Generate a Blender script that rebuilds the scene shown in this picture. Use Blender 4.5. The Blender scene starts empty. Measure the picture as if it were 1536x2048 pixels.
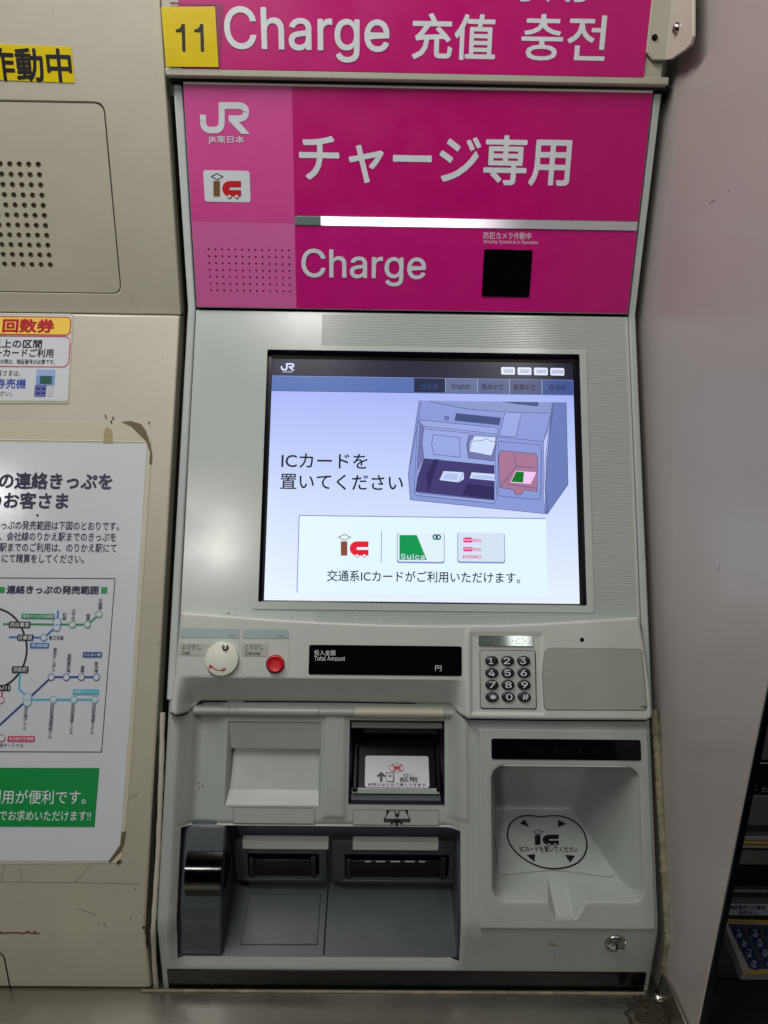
import bpy, bmesh, math, random, os
from math import sin, cos, pi, radians, sqrt
from mathutils import Vector, Matrix
from mathutils.geometry import tessellate_polygon
random.seed(7)
SC = bpy.context.scene
COL = SC.collection
EYE = Vector((0, 0, 1.40))            # metres; eye of the photographer

# ------------------------------------------------------------------ camera
PITCH, YAW, ROLL, FPX = .313, .0108, .0163, 1450.0
FW = Vector((sin(YAW)*cos(PITCH), cos(YAW)*cos(PITCH), -sin(PITCH)))
R0 = Vector((cos(YAW), -sin(YAW), 0)); U0 = R0.cross(FW)
RT = cos(ROLL)*R0 + sin(ROLL)*U0
UP = -sin(ROLL)*R0 + cos(ROLL)*U0
cam = bpy.data.objects.new('camera', bpy.data.cameras.new('camera')); COL.objects.link(cam)
cam.matrix_world = Matrix(((RT.x, UP.x, -FW.x, EYE.x), (RT.y, UP.y, -FW.y, EYE.y), (RT.z, UP.z, -FW.z, EYE.z), (0, 0, 0, 1)))
cam.data.sensor_fit = 'VERTICAL'; cam.data.sensor_height = 32; cam.data.lens = 32*FPX/2048
cam.data.clip_start = .01; cam.data.clip_end = 60
SC.camera = cam

# ------------------------------------------------------------------ light
w = bpy.data.worlds.new('World'); SC.world = w; w.use_nodes = True
w.node_tree.nodes['Background'].inputs[0].default_value = (.80, .86, .80, 1)
w.node_tree.nodes['Background'].inputs[1].default_value = .012
def lamp(name, elev, az, dist, sx, sy, power, col, tgt=(0, .6, -.25)):
    """ceiling fluorescent fitting, given by the direction in which it stands behind the photographer"""
    L = bpy.data.lights.new(name, 'AREA'); L.shape = 'RECTANGLE'; L.size = sx; L.size_y = sy; L.energy = power; L.color = col
    o = bpy.data.objects.new(name, L); COL.objects.link(o)
    e, a = radians(elev), radians(az)
    tgt = EYE + Vector(tgt)
    d = Vector((sin(a)*cos(e), -cos(a)*cos(e), sin(e)))
    o.location = tgt + d*dist
    o.rotation_euler = (-d).to_track_quat('-Z', 'Y').to_euler()
    return o
lamp('ceiling_light', 67, -62, 1.0, .9, .08, 8.6, (1, .985, .94), (0, .6, -.14))
lamp('ceiling_light', 31.8, -15.2, 3.6, .22, .22, 12, (1, .98, .93), (-.155, .637, -.236))
lamp('ceiling_light', 48, 18, 2.6, .20, .22, 5, (1, 1, .98), (.15, .733, -.045))
lamp('ceiling_light', 24.8, 12.3, 3.6, .12, .5, .5, (1, 1, 1), (.129, .598, -.315))
lamp('ceiling_light', 31.3, -33, 3.6, .2, .25, 3.5, (1, 1, 1), (-.355, .653, -.204))
SC.view_settings.view_transform = 'Standard'; SC.view_settings.look = 'None'
SC.view_settings.exposure = 0; SC.view_settings.gamma = 1

# ------------------------------------------------------------------ frames: real planes of the place
def ray(x, y): return FW + RT*((x-768)/FPX) + UP*((1024-y)/FPX)
class Frame:
    def __init__(s, O, U, V, N): s.O, s.U, s.V, s.N = Vector(O), Vector(U).normalized(), Vector(V).normalized(), Vector(N).normalized()
    def hit(s, x, y, n=0):
        r = ray(x, y); O = s.O + s.N*n
        return EYE + r*((O-EYE).dot(s.N)/r.dot(s.N))
    def uv(s, x, y, n=0):
        p = s.hit(x, y, n) - s.O
        return (p.dot(s.U), p.dot(s.V))
    def at(s, u, v, n=0): return s.O + s.U*u + s.V*v + s.N*n
    def turned(s, x0, y0, x1, y1, n=0):
        """same plane with its u axis turned along the line between two points"""
        a, b = s.uv(x0, y0, n), s.uv(x1, y1, n)
        t = math.atan2(b[1]-a[1], b[0]-a[0])
        return Frame(s.O, s.U*cos(t)+s.V*sin(t), s.V*cos(t)-s.U*sin(t), s.N)
def z(v): return v + EYE.z
SA = math.atan(.253/.5067)
BEND = Vector((0, .7396, z(-.0309))); FOOT = Vector((0, .4866, z(-.5376)))
LEDGE = z(-.6065)
H = Frame(BEND, (1, 0, 0), (0, 0, 1), (0, -1, 0))
S = Frame(BEND, (1, 0, 0), (0, sin(SA), cos(SA)), (0, -cos(SA), sin(SA)))
B = Frame(FOOT, (1, 0, 0), (0, 0, 1), (0, -1, 0))
G = Frame((0, .4866, LEDGE), (1, 0, 0), (0, 1, 0), (0, 0, 1))

# ------------------------------------------------------------------ materials
def lin(c):
    c = c/255
    return c/12.92 if c < .04045 else ((c+.055)/1.055)**2.4
def rgb(r, g, b): return (lin(r), lin(g), lin(b), 1)
MATS = {}
def mat(name, col, rough=.5, metal=0, bump=0, bscale=900, var=0, vscale=14, dirt=0, dcol=(70, 60, 40), dscale=30, spec=.5, coat=0, aniso=None, emit=None):
    if name in MATS: return MATS[name]
    m = bpy.data.materials.new(name); m.use_nodes = True; MATS[name] = m
    nt = m.node_tree; N = nt.nodes; L = nt.links; p = N['Principled BSDF']
    c = rgb(*col); p.inputs['Base Color'].default_value = c
    p.inputs['Roughness'].default_value = rough; p.inputs['Metallic'].default_value = metal
    p.inputs['Specular IOR Level'].default_value = spec
    if coat: p.inputs['Coat Weight'].default_value = coat; p.inputs['Coat Roughness'].default_value = .08
    g = N.new('ShaderNodeNewGeometry')
    src = None
    if var:
        n = N.new('ShaderNodeTexNoise'); n.inputs['Scale'].default_value = vscale; n.inputs['Detail'].default_value = 8; n.inputs['Roughness'].default_value = .65
        L.new(g.outputs['Position'], n.inputs['Vector'])
        mr = N.new('ShaderNodeMapRange'); mr.inputs[1].default_value = .3; mr.inputs[2].default_value = .7; mr.inputs[3].default_value = 1-var; mr.inputs[4].default_value = 1+var*.6
        L.new(n.outputs[0], mr.inputs[0])
        mx = N.new('ShaderNodeVectorMath'); mx.operation = 'SCALE'; mx.inputs[0].default_value = c[:3]
        L.new(mr.outputs[0], mx.inputs['Scale']); src = mx.outputs[0]
        L.new(src, p.inputs['Base Color'])
        mr2 = N.new('ShaderNodeMapRange'); mr2.inputs[1].default_value = .3; mr2.inputs[2].default_value = .7
        mr2.inputs[3].default_value = max(.02, rough*.85); mr2.inputs[4].default_value = rough*1.2
        n2 = N.new('ShaderNodeTexNoise'); n2.inputs['Scale'].default_value = vscale*2.3; n2.inputs['Detail'].default_value = 10
        L.new(g.outputs['Position'], n2.inputs['Vector']); L.new(n2.outputs[0], mr2.inputs[0]); L.new(mr2.outputs[0], p.inputs['Roughness'])
    if dirt:
        n = N.new('ShaderNodeTexNoise'); n.inputs['Scale'].default_value = dscale; n.inputs['Detail'].default_value = 12; n.inputs['Roughness'].default_value = .75
        L.new(g.outputs['Position'], n.inputs['Vector'])
        r = N.new('ShaderNodeMapRange'); r.inputs[1].default_value = .62; r.inputs[2].default_value = .78; r.inputs[3].default_value = 0; r.inputs[4].default_value = dirt
        L.new(n.outputs[0], r.inputs[0])
        mx = N.new('ShaderNodeMix'); mx.data_type = 'RGBA'; L.new(r.outputs[0], mx.inputs[0])
        if src is not None: L.new(src, mx.inputs[6])
        else: mx.inputs[6].default_value = c
        mx.inputs[7].default_value = rgb(*dcol); src = mx.outputs[2]; L.new(src, p.inputs['Base Color'])
    if bump:
        n = N.new('ShaderNodeTexNoise'); n.inputs['Scale'].default_value = bscale; n.inputs['Detail'].default_value = 3
        if aniso:
            mp = N.new('ShaderNodeMapping'); mp.inputs['Scale'].default_value = aniso
            L.new(g.outputs['Position'], mp.inputs['Vector']); L.new(mp.outputs[0], n.inputs['Vector'])
        else: L.new(g.outputs['Position'], n.inputs['Vector'])
        b = N.new('ShaderNodeBump'); b.inputs['Strength'].default_value = bump*(.22 if bscale > 700 and not aniso else 1); b.inputs['Distance'].default_value = .0006
        L.new(n.outputs[0], b.inputs['Height']); L.new(b.outputs[0], p.inputs['Normal'])
    if emit:
        p.inputs['Emission Color'].default_value = rgb(*emit[0]); p.inputs['Emission Strength'].default_value = emit[1]
    return m
beige = mat('beige_paint', (191, 186, 168), .40, bump=.25, bscale=1400, var=.09, vscale=7, dirt=.5, dcol=(126, 114, 88), dscale=17)
beige2 = mat('beige_trim', (186, 182, 166), .4, bump=.2, var=.08, dirt=.6, dcol=(80, 70, 48), dscale=40)
grey = mat('grey_plastic', (192, 198, 190), .38, bump=.2, bscale=1800, var=.05, dirt=.25, dcol=(120, 116, 98), dscale=45)
greyf = mat('grey_fascia', (180, 188, 182), .21, bump=.03, bscale=2200, var=.03, vscale=6)
greyt = mat('grey_tray', (166, 172, 168), .34, bump=.15, bscale=2000, var=.07, dirt=.4, dcol=(132, 126, 108), dscale=24)
railm = mat('rail_grey', (186, 192, 190), .4, bump=.1, var=.04)
basin = mat('dark_grey_plastic', (68, 74, 77), .4, bump=.25, bscale=1600, var=.08, dirt=.3, dcol=(130, 130, 125), dscale=60)
magenta = mat('magenta_print', (194, 4, 114), .30, bump=.12, bscale=2500, var=.02)
magenta2 = mat('magenta_print_light', (200, 20, 124), .30, bump=.12, bscale=2500, var=.02)
pinkA = mat('pink_print', (218, 78, 156), .30, bump=.12, bscale=2500, var=.04)
pinkB = mat('pink_print_pale', (218, 104, 168), .30, bump=.12, bscale=2500, var=.04)
inkW = mat('white_ink', (222, 226, 232), .3, var=.06, vscale=200)
inkK = mat('black_ink', (18, 17, 22), .35)
inkN = mat('navy_ink', (28, 28, 62), .35)
inkR = mat('red_ink', (200, 20, 36), .35)
inkDR = mat('dark_red_ink', (176, 24, 40), .35)
inkBr = mat('brown_ink', (120, 82, 36), .4)
inkG = mat('green_ink', (10, 140, 66), .35)
inkG2 = mat('line_green_ink', (20, 140, 90), .35)
inkB = mat('blue_ink', (30, 110, 190), .35)
inkNB = mat('deep_blue_ink', (14, 60, 140), .35)
inkC = mat('cyan_ink', (70, 175, 205), .35)
inkP = mat('crimson_ink', (205, 40, 90), .35)
inkGy = mat('grey_ink', (120, 122, 118), .4)
paper = mat('laminated_paper', (206, 210, 217), .12, bump=.12, bscale=60, var=.02)
film = mat('clear_film_grey', (196, 190, 170), .1, bump=.3, bscale=80, dirt=.4, dcol=(120, 105, 70))
yellow = mat('yellow_vinyl', (226, 198, 20), .22, bump=.2, bscale=90, var=.06, vscale=40)
yelo2 = mat('yellow_print', (240, 200, 90), .2)
black = mat('black_plastic', (5, 5, 6), .25, bump=.05, spec=.18)
gloss = mat('black_glass', (5, 5, 7), .08, spec=.4)
blackm = mat('black_void', (4, 4, 4), .8, spec=.1)
white = mat('white_plastic', (226, 226, 214), .35, bump=.06)
red = mat('red_plastic', (206, 14, 34), .42)
teal = mat('braille_film', (158, 176, 176), .25, var=.04)
silver = mat('silver_film', (180, 190, 184), .06, metal=.75)
labelg = mat('label_film', (176, 178, 168), .3, var=.03)
steel = mat('brushed_steel', (176, 172, 162), .3, metal=1, bump=.12, bscale=1, aniso=(60, 1400, 1400), var=.05, vscale=5, dirt=.35, dcol=(60, 55, 45), dscale=22)
chrome = mat('chrome', (48, 47, 47), .12, metal=1, bump=.05, bscale=300)
screwm = mat('screw_steel', (170, 168, 160), .25, metal=1)
part_m = mat('partition_laminate', (166, 159, 155), .3, bump=.06, bscale=1500, var=.05, vscale=5)
caulk = mat('old_sealant', (140, 134, 110), .7, bump=1.0, bscale=500, var=.45, vscale=90, dirt=1, dcol=(44, 40, 30), dscale=110)
grime = mat('grime', (44, 38, 26), .8, bump=.5, bscale=300)
rust = mat('brown_rub_mark', (108, 78, 56), .7)
dkgreyrail = mat('old_gap_metal', (70, 68, 60), .6, var=.2, dirt=.6, dcol=(30, 28, 20))
def glow(name, col, k=1.0, rough=.25):
    return mat(name, (3, 3, 4), rough, spec=.35, emit=(col, k))
ribm = greyf

# ------------------------------------------------------------------ object helpers
WLOC = {}
def tag(o, label=None, cat=None, group=None, kind=None):
    if label: o['label'] = label
    if cat: o['category'] = cat
    if group: o['group'] = group
    if kind: o['kind'] = kind
    return o
def thing(name, loc, label, cat, group=None, kind=None):
    o = bpy.data.objects.new(name, None); COL.objects.link(o); o.location = loc; WLOC[o] = Vector(loc)
    o.empty_display_size = .02
    return tag(o, label, cat, group, kind)
def mesh(name, verts, faces, m, parent=None, smooth=False, bevel=0, seg=2, mats=None, fm=None, sharp=35):
    vs = [Vector(v) for v in verts]
    lo = Vector([min(v[i] for v in vs) for i in range(3)]); hi = Vector([max(v[i] for v in vs) for i in range(3)])
    c = (lo+hi)/2
    me = bpy.data.meshes.new(name); me.from_pydata([v-c for v in vs], [], faces)
    for mm in (mats or [m]): me.materials.append(mm)
    if fm: me.polygons.foreach_set('material_index', fm)
    bm = bmesh.new(); bm.from_mesh(me); bmesh.ops.recalc_face_normals(bm, faces=bm.faces) if smooth != 'open' else None
    bm.to_mesh(me); bm.free()
    if smooth or bevel:
        me.polygons.foreach_set('use_smooth', [True]*len(me.polygons)); me.set_sharp_from_angle(angle=radians(sharp))
    o = bpy.data.objects.new(name, me); COL.objects.link(o); WLOC[o] = c
    o.location = c - (WLOC[parent] if parent else Vector())
    if parent: o.parent = parent
    if bevel:
        b = o.modifiers.new('bevel', 'BEVEL'); b.width = bevel; b.segments = seg; b.limit_method = 'ANGLE'; b.angle_limit = radians(30); b.harden_normals = False
    return o
def area(p): return sum(p[i][0]*p[(i+1) % len(p)][1]-p[(i+1) % len(p)][0]*p[i][1] for i in range(len(p)))/2
def prism_data(fr, poly, n0, n1, holes=(), taper=0):
    """solid plate: outline in plane metres, from height n0 to n1, with holes"""
    loops = [list(poly)] + [list(h) for h in holes]
    if area(loops[0]) < 0: loops[0].reverse()
    for h in loops[1:]:
        if area(h) > 0: h.reverse()
    V, Fc = [], []
    flat = [p for l in loops for p in l]; k = len(flat)
    V += [fr.at(u, v, n1) for u, v in flat] + [fr.at(u, v, n0) for u, v in flat]
    if holes:
        tris = tessellate_polygon([[Vector((u, v, 0)) for u, v in l] for l in loops])
        for t in tris:
            Fc.append(tuple(t)); Fc.append(tuple(k+i for i in reversed(t)))
    else:
        Fc.append(tuple(range(k))); Fc.append(tuple(reversed(range(k, 2*k))))
    i0 = 0
    for l in loops:
        m = len(l)
        for i in range(m):
            a, b = i0+i, i0+(i+1) % m
            Fc.append((a, a+k, b+k, b))
        i0 += m
    return V, Fc
def plate(name, fr, poly, n0, n1, m, parent=None, holes=(), bevel=0, seg=2, **k):
    V, Fc = prism_data(fr, poly, n0, n1, holes)
    return mesh(name, V, Fc, m, parent, bevel=bevel, seg=seg, **k)
def flat(name, fr, poly, n, m, parent=None, holes=()):
    """printed area: one face at height n"""
    if holes:
        loops = [poly]+list(holes)
        pts = [p for l in loops for p in l]
        tris = tessellate_polygon([[Vector((u, v, 0)) for u, v in l] for l in loops])
        return mesh(name, [fr.at(u, v, n) for u, v in pts], [tuple(t) for t in tris], m, parent, smooth=False)
    p = list(poly)
    if area(p) < 0: p.reverse()
    return mesh(name, [fr.at(u, v, n) for u, v in p], [tuple(range(len(p)))], m, parent, smooth='open')
def rr(u0, v0, u1, v1, r=0, k=6):
    u0, u1 = min(u0, u1), max(u0, u1); v0, v1 = min(v0, v1), max(v0, v1)
    if r <= 0: return [(u0, v0), (u1, v0), (u1, v1), (u0, v1)]
    r = min(r, (u1-u0)/2, (v1-v0)/2); out = []
    for cx, cy, a0 in ((u1-r, v0+r, -90), (u1-r, v1-r, 0), (u0+r, v1-r, 90), (u0+r, v0+r, 180)):
        for i in range(k+1):
            a = radians(a0+90*i/k); out.append((cx+r*cos(a), cy+r*sin(a)))
    return out
def box_uv(fr, x0, y0, x1, y1, n=0):
    xm, ym = (x0+x1)/2, (y0+y1)/2
    return fr.uv(x0, ym, n)[0], fr.uv(xm, y1, n)[1], fr.uv(x1, ym, n)[0], fr.uv(xm, y0, n)[1]
def rp(fr, x0, y0, x1, y1, n=0, r=0, k=6): return rr(*box_uv(fr, x0, y0, x1, y1, n), r, k)
def pp(fr, pts, n=0): return [fr.uv(x, y, n) for x, y in pts]
def oval(fr, x, y, r, n=0, ry=None, k=24):
    u, v = fr.uv(x, y, n); ry = ry or r
    return [(u+r*cos(2*pi*i/k), v+ry*sin(2*pi*i/k)) for i in range(k)]
def ribbon_data(fr, pts, wd, n, closed=False, base=0):
    P = [Vector(p) for p in pts]; m = len(P); V, Fc = [], []
    for i in range(m):
        a = P[(i-1) % m] if (closed or i > 0) else None
        b = P[(i+1) % m] if (closed or i < m-1) else None
        d1 = (P[i]-a).normalized() if a is not None and (P[i]-a).length > 0 else None
        d2 = (b-P[i]).normalized() if b is not None and (b-P[i]).length > 0 else None
        if d1 is None: d1 = d2
        if d2 is None: d2 = d1
        t = (d1+d2); t = t.normalized() if t.length > 1e-6 else d1
        nn = Vector((-t.y, t.x)); k = max(.45, abs(nn.dot(Vector((-d1.y, d1.x)))))
        o = nn*(wd/2/k)
        V += [fr.at(*(P[i]+o), n), fr.at(*(P[i]-o), n)]
    for i in range(m if closed else m-1):
        j = (i+1) % m
        Fc.append((base+2*i, base+2*i+1, base+2*j+1, base+2*j))
    return V, Fc
def ribbon(name, fr, pts, wd, n, m, parent=None, closed=False):
    V, Fc = ribbon_data(fr, pts, wd, n, closed)
    return mesh(name, V, Fc, m, parent, smooth='open')
def ribbons(name, fr, lines, wd, n, m, parent=None):
    V, Fc = [], []
    for l in lines:
        cl = l[0] == 'c'; l = l[1:] if cl else l
        a, b = ribbon_data(fr, l, wd, n, cl, len(V)); V += a; Fc += b
    return mesh(name, V, Fc, m, parent, smooth='open')
def multi(name, items, m, parent=None, bevel=0, **k):
    V, Fc = [], []
    for v, f in items:
        b = len(V); V += v; Fc += [tuple(i+b for i in q) for q in f]
    return mesh(name, V, Fc, m, parent, bevel=bevel, **k)
def bez(p0, p1, p2, k=6): return [((1-t)**2*p0[0]+2*t*(1-t)*p1[0]+t*t*p2[0], (1-t)**2*p0[1]+2*t*(1-t)*p1[1]+t*t*p2[1]) for t in [i/k for i in range(k+1)]]
def loft(name, rings, m, parent=None, cap=True, smooth=True, bevel=0, sharp=40, close=True):
    k = len(rings[0]); V = [p for r in rings for p in r]; Fc = []
    for j in range(len(rings)-1):
        for i in range(k if close else k-1):
            a, b = j*k+i, j*k+(i+1) % k
            Fc.append((a, b, b+k, a+k))
    if cap: Fc.append(tuple((len(rings)-1)*k+i for i in range(k)))
    return mesh(name, V, Fc, m, parent, smooth='open' if smooth == 'open' else smooth, bevel=bevel, sharp=sharp)
def xbox(name, x0, x1, prof, m, parent=None, bevel=0, **k):
    """solid with a side profile (y, z) run from x0 to x1"""
    n = len(prof); V = [Vector((x0, a, b)) for a, b in prof] + [Vector((x1, a, b)) for a, b in prof]
    Fc = [tuple(range(n)), tuple(reversed(range(n, 2*n)))] + [(i, n+i, n+(i+1) % n, (i+1) % n) for i in range(n)]
    return mesh(name, V, Fc, m, parent, bevel=bevel, **k)

# lettering: set as type, laid on its plane so that it fills the box it has on the sign
TEXTS = []
def own_font(fn):
    try: return bpy.data.fonts.load(os.path.join(bpy.utils.system_resource('DATAFILES'), 'fonts', fn))
    except Exception: return None
FONT_L = own_font('Inter.woff2'); FONT_J = None      # type that ships inside Blender, kanji and kana by its own fallback
def text(s, fr, x0, y0, x1, y1, n, m, parent, bold=0, spacing=1.0, line=1.0, name='lettering', shear=0):
    cu = bpy.data.curves.new('lettering', 'FONT'); cu.body = s; fnt = FONT_J if any(ord(ch) > 0x2000 for ch in s) else FONT_L
    if fnt: cu.font = fnt
    cu.resolution_u = 3; cu.fill_mode = 'FRONT'
    cu.space_character = spacing; cu.space_line = line; cu.align_x = 'CENTER' if '\n' in s else 'LEFT'
    o = bpy.data.objects.new('lettering_source', cu); COL.objects.link(o)
    TEXTS.append((o, fr, box_uv(fr, x0, y0, x1, y1, n), n, m, parent, name, bold))
def vtext(s, *a, **k): text('\n'.join(s), *a, line=k.pop('line', .92), **k)
def set_texts():
    dg = bpy.context.evaluated_depsgraph_get(); dg.update()
    for o, fr, (u0, v0, u1, v1), n, m, parent, name, bold in TEXTS:
        me = o.evaluated_get(dg).to_mesh()
        vs = [v.co.copy() for v in me.vertices]; fs = [tuple(p.vertices) for p in me.polygons]
        if vs:
            a, b = min(v.x for v in vs), max(v.x for v in vs); c, d = min(v.y for v in vs), max(v.y for v in vs)
            W, FS = [], []; big = o.data.body.isascii() and v1-v0 > .01; ku, kv = (u1-u0)/(b-a), (v1-v0)/(d-c)
            bo = bold*.45 if bold > .008 else 0
            # heavier weights: the same outline laid down again a hair to each side, within the same box
            for i, (sx_, sy_) in enumerate(((0, 0), (1, 0), (-1, 0), (0, 1), (0, -1), (.7, .7), (-.7, .7), (.7, -.7), (-.7, -.7)) if bo else ((0, 0),)):
                k0 = len(W)
                W += [fr.at(u0+(v.x-a)*ku*(1-2*bo*ku/(u1-u0)*1)+bo*ku*(1+sx_), v0+(v.y-c)*kv*(1-2*bo*kv/(v1-v0))+bo*kv*(1+sy_), n+i*(.000026 if big else .000006)) for v in vs]
                FS += [tuple(q+k0 for q in f) for f in fs]
            if big:      # type whose strokes overlap: keep every face a few thousandths of a millimetre apart
                W2, F2 = [], []
                for fi, f in enumerate(FS):
                    k0 = len(W2); W2 += [W[q]+fr.N*((fi % 11)*.000002) for q in f]; F2.append(tuple(range(k0, k0+len(f))))
                W, FS = W2, F2
            mesh(name, W, FS, m, parent, smooth='open')
        o.to_mesh_clear()
    for t in TEXTS:
        cu = t[0].data; bpy.data.objects.remove(t[0]); bpy.data.curves.remove(cu)
PR = .00025          # height of print above its ground

def ic_mark(fr, x0, y0, x1, y1, n, mi, mc, mwh, parent, mo=None):
    """the round-cornered i and c rail-car mark"""
    def q(a, b): return fr.uv(x0+(a-258)/176*(x1-x0), y0+(b-113)/141*(y1-y0), n)
    sc = abs(q(434, 200)[0]-q(258, 200)[0])/176
    ribbon('mark_outline', fr, [q(258, 130), q(292, 113), q(327, 130), q(292, 148)], 4*sc, n, mo or inkK, parent, True)
    flat('mark_stem', fr, [q(271, 155), q(309, 155), q(309, 241), q(271, 241)], n, mi, parent)
    pts = [q(434, 155), q(434, 190), q(372, 190)] + [q(372-8*cos(t), 198-8*sin(t)) for t in [pi/2-i*pi/6 for i in range(1, 6)]] + [q(372, 206), q(434, 206), q(434, 241), q(366, 241)]
    pts += [q(366-43*cos(t)*1.0, 198-43*sin(t)) for t in [-pi/2+i*pi/12 for i in range(1, 12)]] + [q(366, 155)]
    flat('mark_car', fr, pts, n, mc, parent)
    for cx in (366, 409):
        flat('mark_wheel', fr, [q(cx+13*cos(t), 242+12*sin(t)) for t in [2*pi*i/14 for i in range(14)]], n+PR, mc, parent)
        flat('mark_wheel', fr, [q(cx+9*cos(t), 242+8.5*sin(t)) for t in [2*pi*i/14 for i in range(14)]], n+2*PR, mwh, parent)
def jr_mark(fr, x0, y0, x1, y1, n, m, parent):
    def q(a, b): return fr.uv(x0+(a-799)/200*(x1-x0), y0+(b-410)/124*(y1-y0), n)
    sc = abs(q(999, 470)[0]-q(799, 470)[0])/200
    J = [(811, 458), (811, 482)]+bez((811, 482), (811, 519), (845, 519))+bez((855, 519), (886, 519), (886, 488))+[(886, 422), (950, 422)]+bez((950, 422), (984, 422), (984, 447))+bez((984, 447), (984, 474), (950, 474))+[(914, 474)]
    ribbon('logo_stroke', fr, [q(*p) for p in J], 24*sc, n, m, parent)
    flat('logo_stroke', fr, [q(914, 480), q(944, 474), q(999, 534), q(965, 534)], n+PR*.4, m, parent)

# ================================================================== SETTING
BACKY = .85
def slab(name, x0, x1, y0, y1, z0, z1, m, parent=None, bevel=0, **k):
    return xbox(name, x0, x1, [(y0, z0), (y1, z0), (y1, z1), (y0, z1)], m, parent, bevel, **k)
wall = slab('wall', -.9, 1.1, BACKY, BACKY+.05, LEDGE-.3, z(.75), dkgreyrail); wall['kind'] = 'structure'

# partition between the bays
XP = S.hit(1313, 1240)[0]
fx = (1400-768)/FPX
YPF = None
rr_ = ray(1400, 2048); tt = (XP)/rr_.x; YPF = rr_.y*tt
pt = thing('partition', (XP+.01, YPF, LEDGE), 'pale grey-brown laminate divider panel standing at right of the charge machine', 'divider panel')
slab('panel', XP, XP+.0045, YPF+.002, BACKY, LEDGE-.2, z(.6), part_m, pt, bevel=.001)
slab('edge_strip', XP+.0003, XP+.0048, YPF, YPF+.0015, LEDGE-.2, z(.6), black, pt)
P = Frame((XP, .5, LEDGE), (0, 1, 0), (0, 0, 1), (-1, 0, 0))

# steel ledge
LY0 = .20
XL = -.62
lg = thing('steel_ledge', (-.1, .35, LEDGE), 'brushed steel ledge running below the machines', 'ledge')
slab('top_plate', XL, XP-.002, LY0, .56, LEDGE-.006, LEDGE, steel, lg)
slab('top_plate', XP+.006, .62, LY0, .56, LEDGE-.006, LEDGE, steel, lg)
# steel corner plate at the foot of the partition
cb = thing('corner_plate', P.hit(1340, 1990), 'steel triangular end plate bolted at the foot of the divider panel', 'bracket')
a = P.hit(1340, 1962); bq = P.hit(1349, 1975); c = P.hit(1392, 2075)
zz = [(a.y, a.z), (bq.y, bq.z), (c.y, max(c.z, LEDGE+.001)), (c.y, LEDGE+.0005), (a.y+.012, LEDGE+.0005), (a.y+.010, a.z-.004)]
xbox('plate', XP-.004, XP-.001, zz, steel, cb, bevel=.0006)
bc = G.hit(1318, 1996); 
loft('bolt', [[Vector((bc.x+r*cos(t), bc.y+r*sin(t), LEDGE+h)) for t in [2*pi*i/10 for i in range(10)]] for r, h in ((.006, 0), (.0058, .0025), (.004, .0042), (.0015, .005))], screwm, cb)
def blob(name, fr, cx, cy, r, n, m, parent, k=14, rag=.4, sx=1, sy=1):
    u, v = fr.uv(cx, cy, n)
    pts = []
    for i in range(k):
        t = 2*pi*i/k; q = r*(1-rag/2+rag*random.random()); pts.append((u+q*sx*cos(t), v+q*sy*sin(t)))
    return flat(name, fr, pts, n, m, parent)
for ii_, (x, y, r, sx, sy) in enumerate(((1300, 2008, .010, 1.6, .5), (1272, 2022, .008, .7, 1.6), (1318, 2030, .009, 1.2, .8), (1330, 1985, .007, 1, .8), (1292, 2040, .006, 1.6, .5), (1285, 2000, .004, 2, .6), (1322, 2012, .005, 1, 1), (1308, 2046, .004, 1, 2), (1262, 2040, .003, .6, 2), (1340, 2030, .004, 1, 1.4))):
    blob('grime_spot', G, x, y, r*.8, .0004+ii_*.00003, grime, lg, k=22, rag=.9, sx=sx, sy=sy)
for ii_ in range(26):
    blob('grime_spot', G, random.gauss(1300, 26), random.gauss(2016, 18), random.uniform(.0006, .002), .0008+ii_*.00001, grime, lg, k=9, rag=1, sx=random.uniform(.6, 2))
# lumpy sealant
def bead(name, pts, r, m, parent=None, rough=.35, seg=8, sub=6):
    P_ = [Vector(p) for p in pts]; C = []
    for i in range(len(P_)-1):
        for j in range(sub): C.append(P_[i].lerp(P_[i+1], j/sub))
    C.append(P_[-1]); rings = []
    for i, c in enumerate(C):
        d = (C[min(i+1, len(C)-1)]-C[max(i-1, 0)]).normalized()
        s = d.cross(Vector((0, -1, .3))).normalized(); t = s.cross(d)
        q = r*(1+rough*(random.random()-.5)); c2 = c+s*r*rough*.4*(random.random()-.5)
        rings.append([c2+s*q*cos(a)+t*q*sin(a)*.8 for a in [2*pi*i/seg for i in range(seg)]])
    return loft(name, rings, m, parent, sharp=80)

# ================================================================== LEFT CABINET
lc = thing('ticket_machine', (-.45, .55, LEDGE), 'beige ticket machine left of the pink charge machine, with notices stuck on it', 'ticket machine')
def cab_x(y, x, fr): return fr.hit(x, y).x
XC1 = H.hit(343, 330, 0).x
XC0 = -.62
CB = .002
top = H.uv(0, 0)[1] + .1
holes = []; cups = []
# speaker plate with round holes
sp_box = (-110, 203, 226, 585)
u0, v0, u1, v1 = box_uv(H, *sp_box)
mX = {}
hx0, hy0 = H.uv(76, 329.5); hx1, hy1 = H.uv(103, 530)
cx0 = (hx0+hx1)/2; dxh = (H.uv(76, 329.5)[0]-H.uv(19, 328)[0])/3; dyh = (hy0-hy1)/10
HR = .0026
for j in range(11):
    for i in range(8):
        holes.append([(cx0-i*dxh+HR*cos(2*pi*k/12), hy0-j*dyh+HR*sin(2*pi*k/12)) for k in range(12)])
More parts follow.
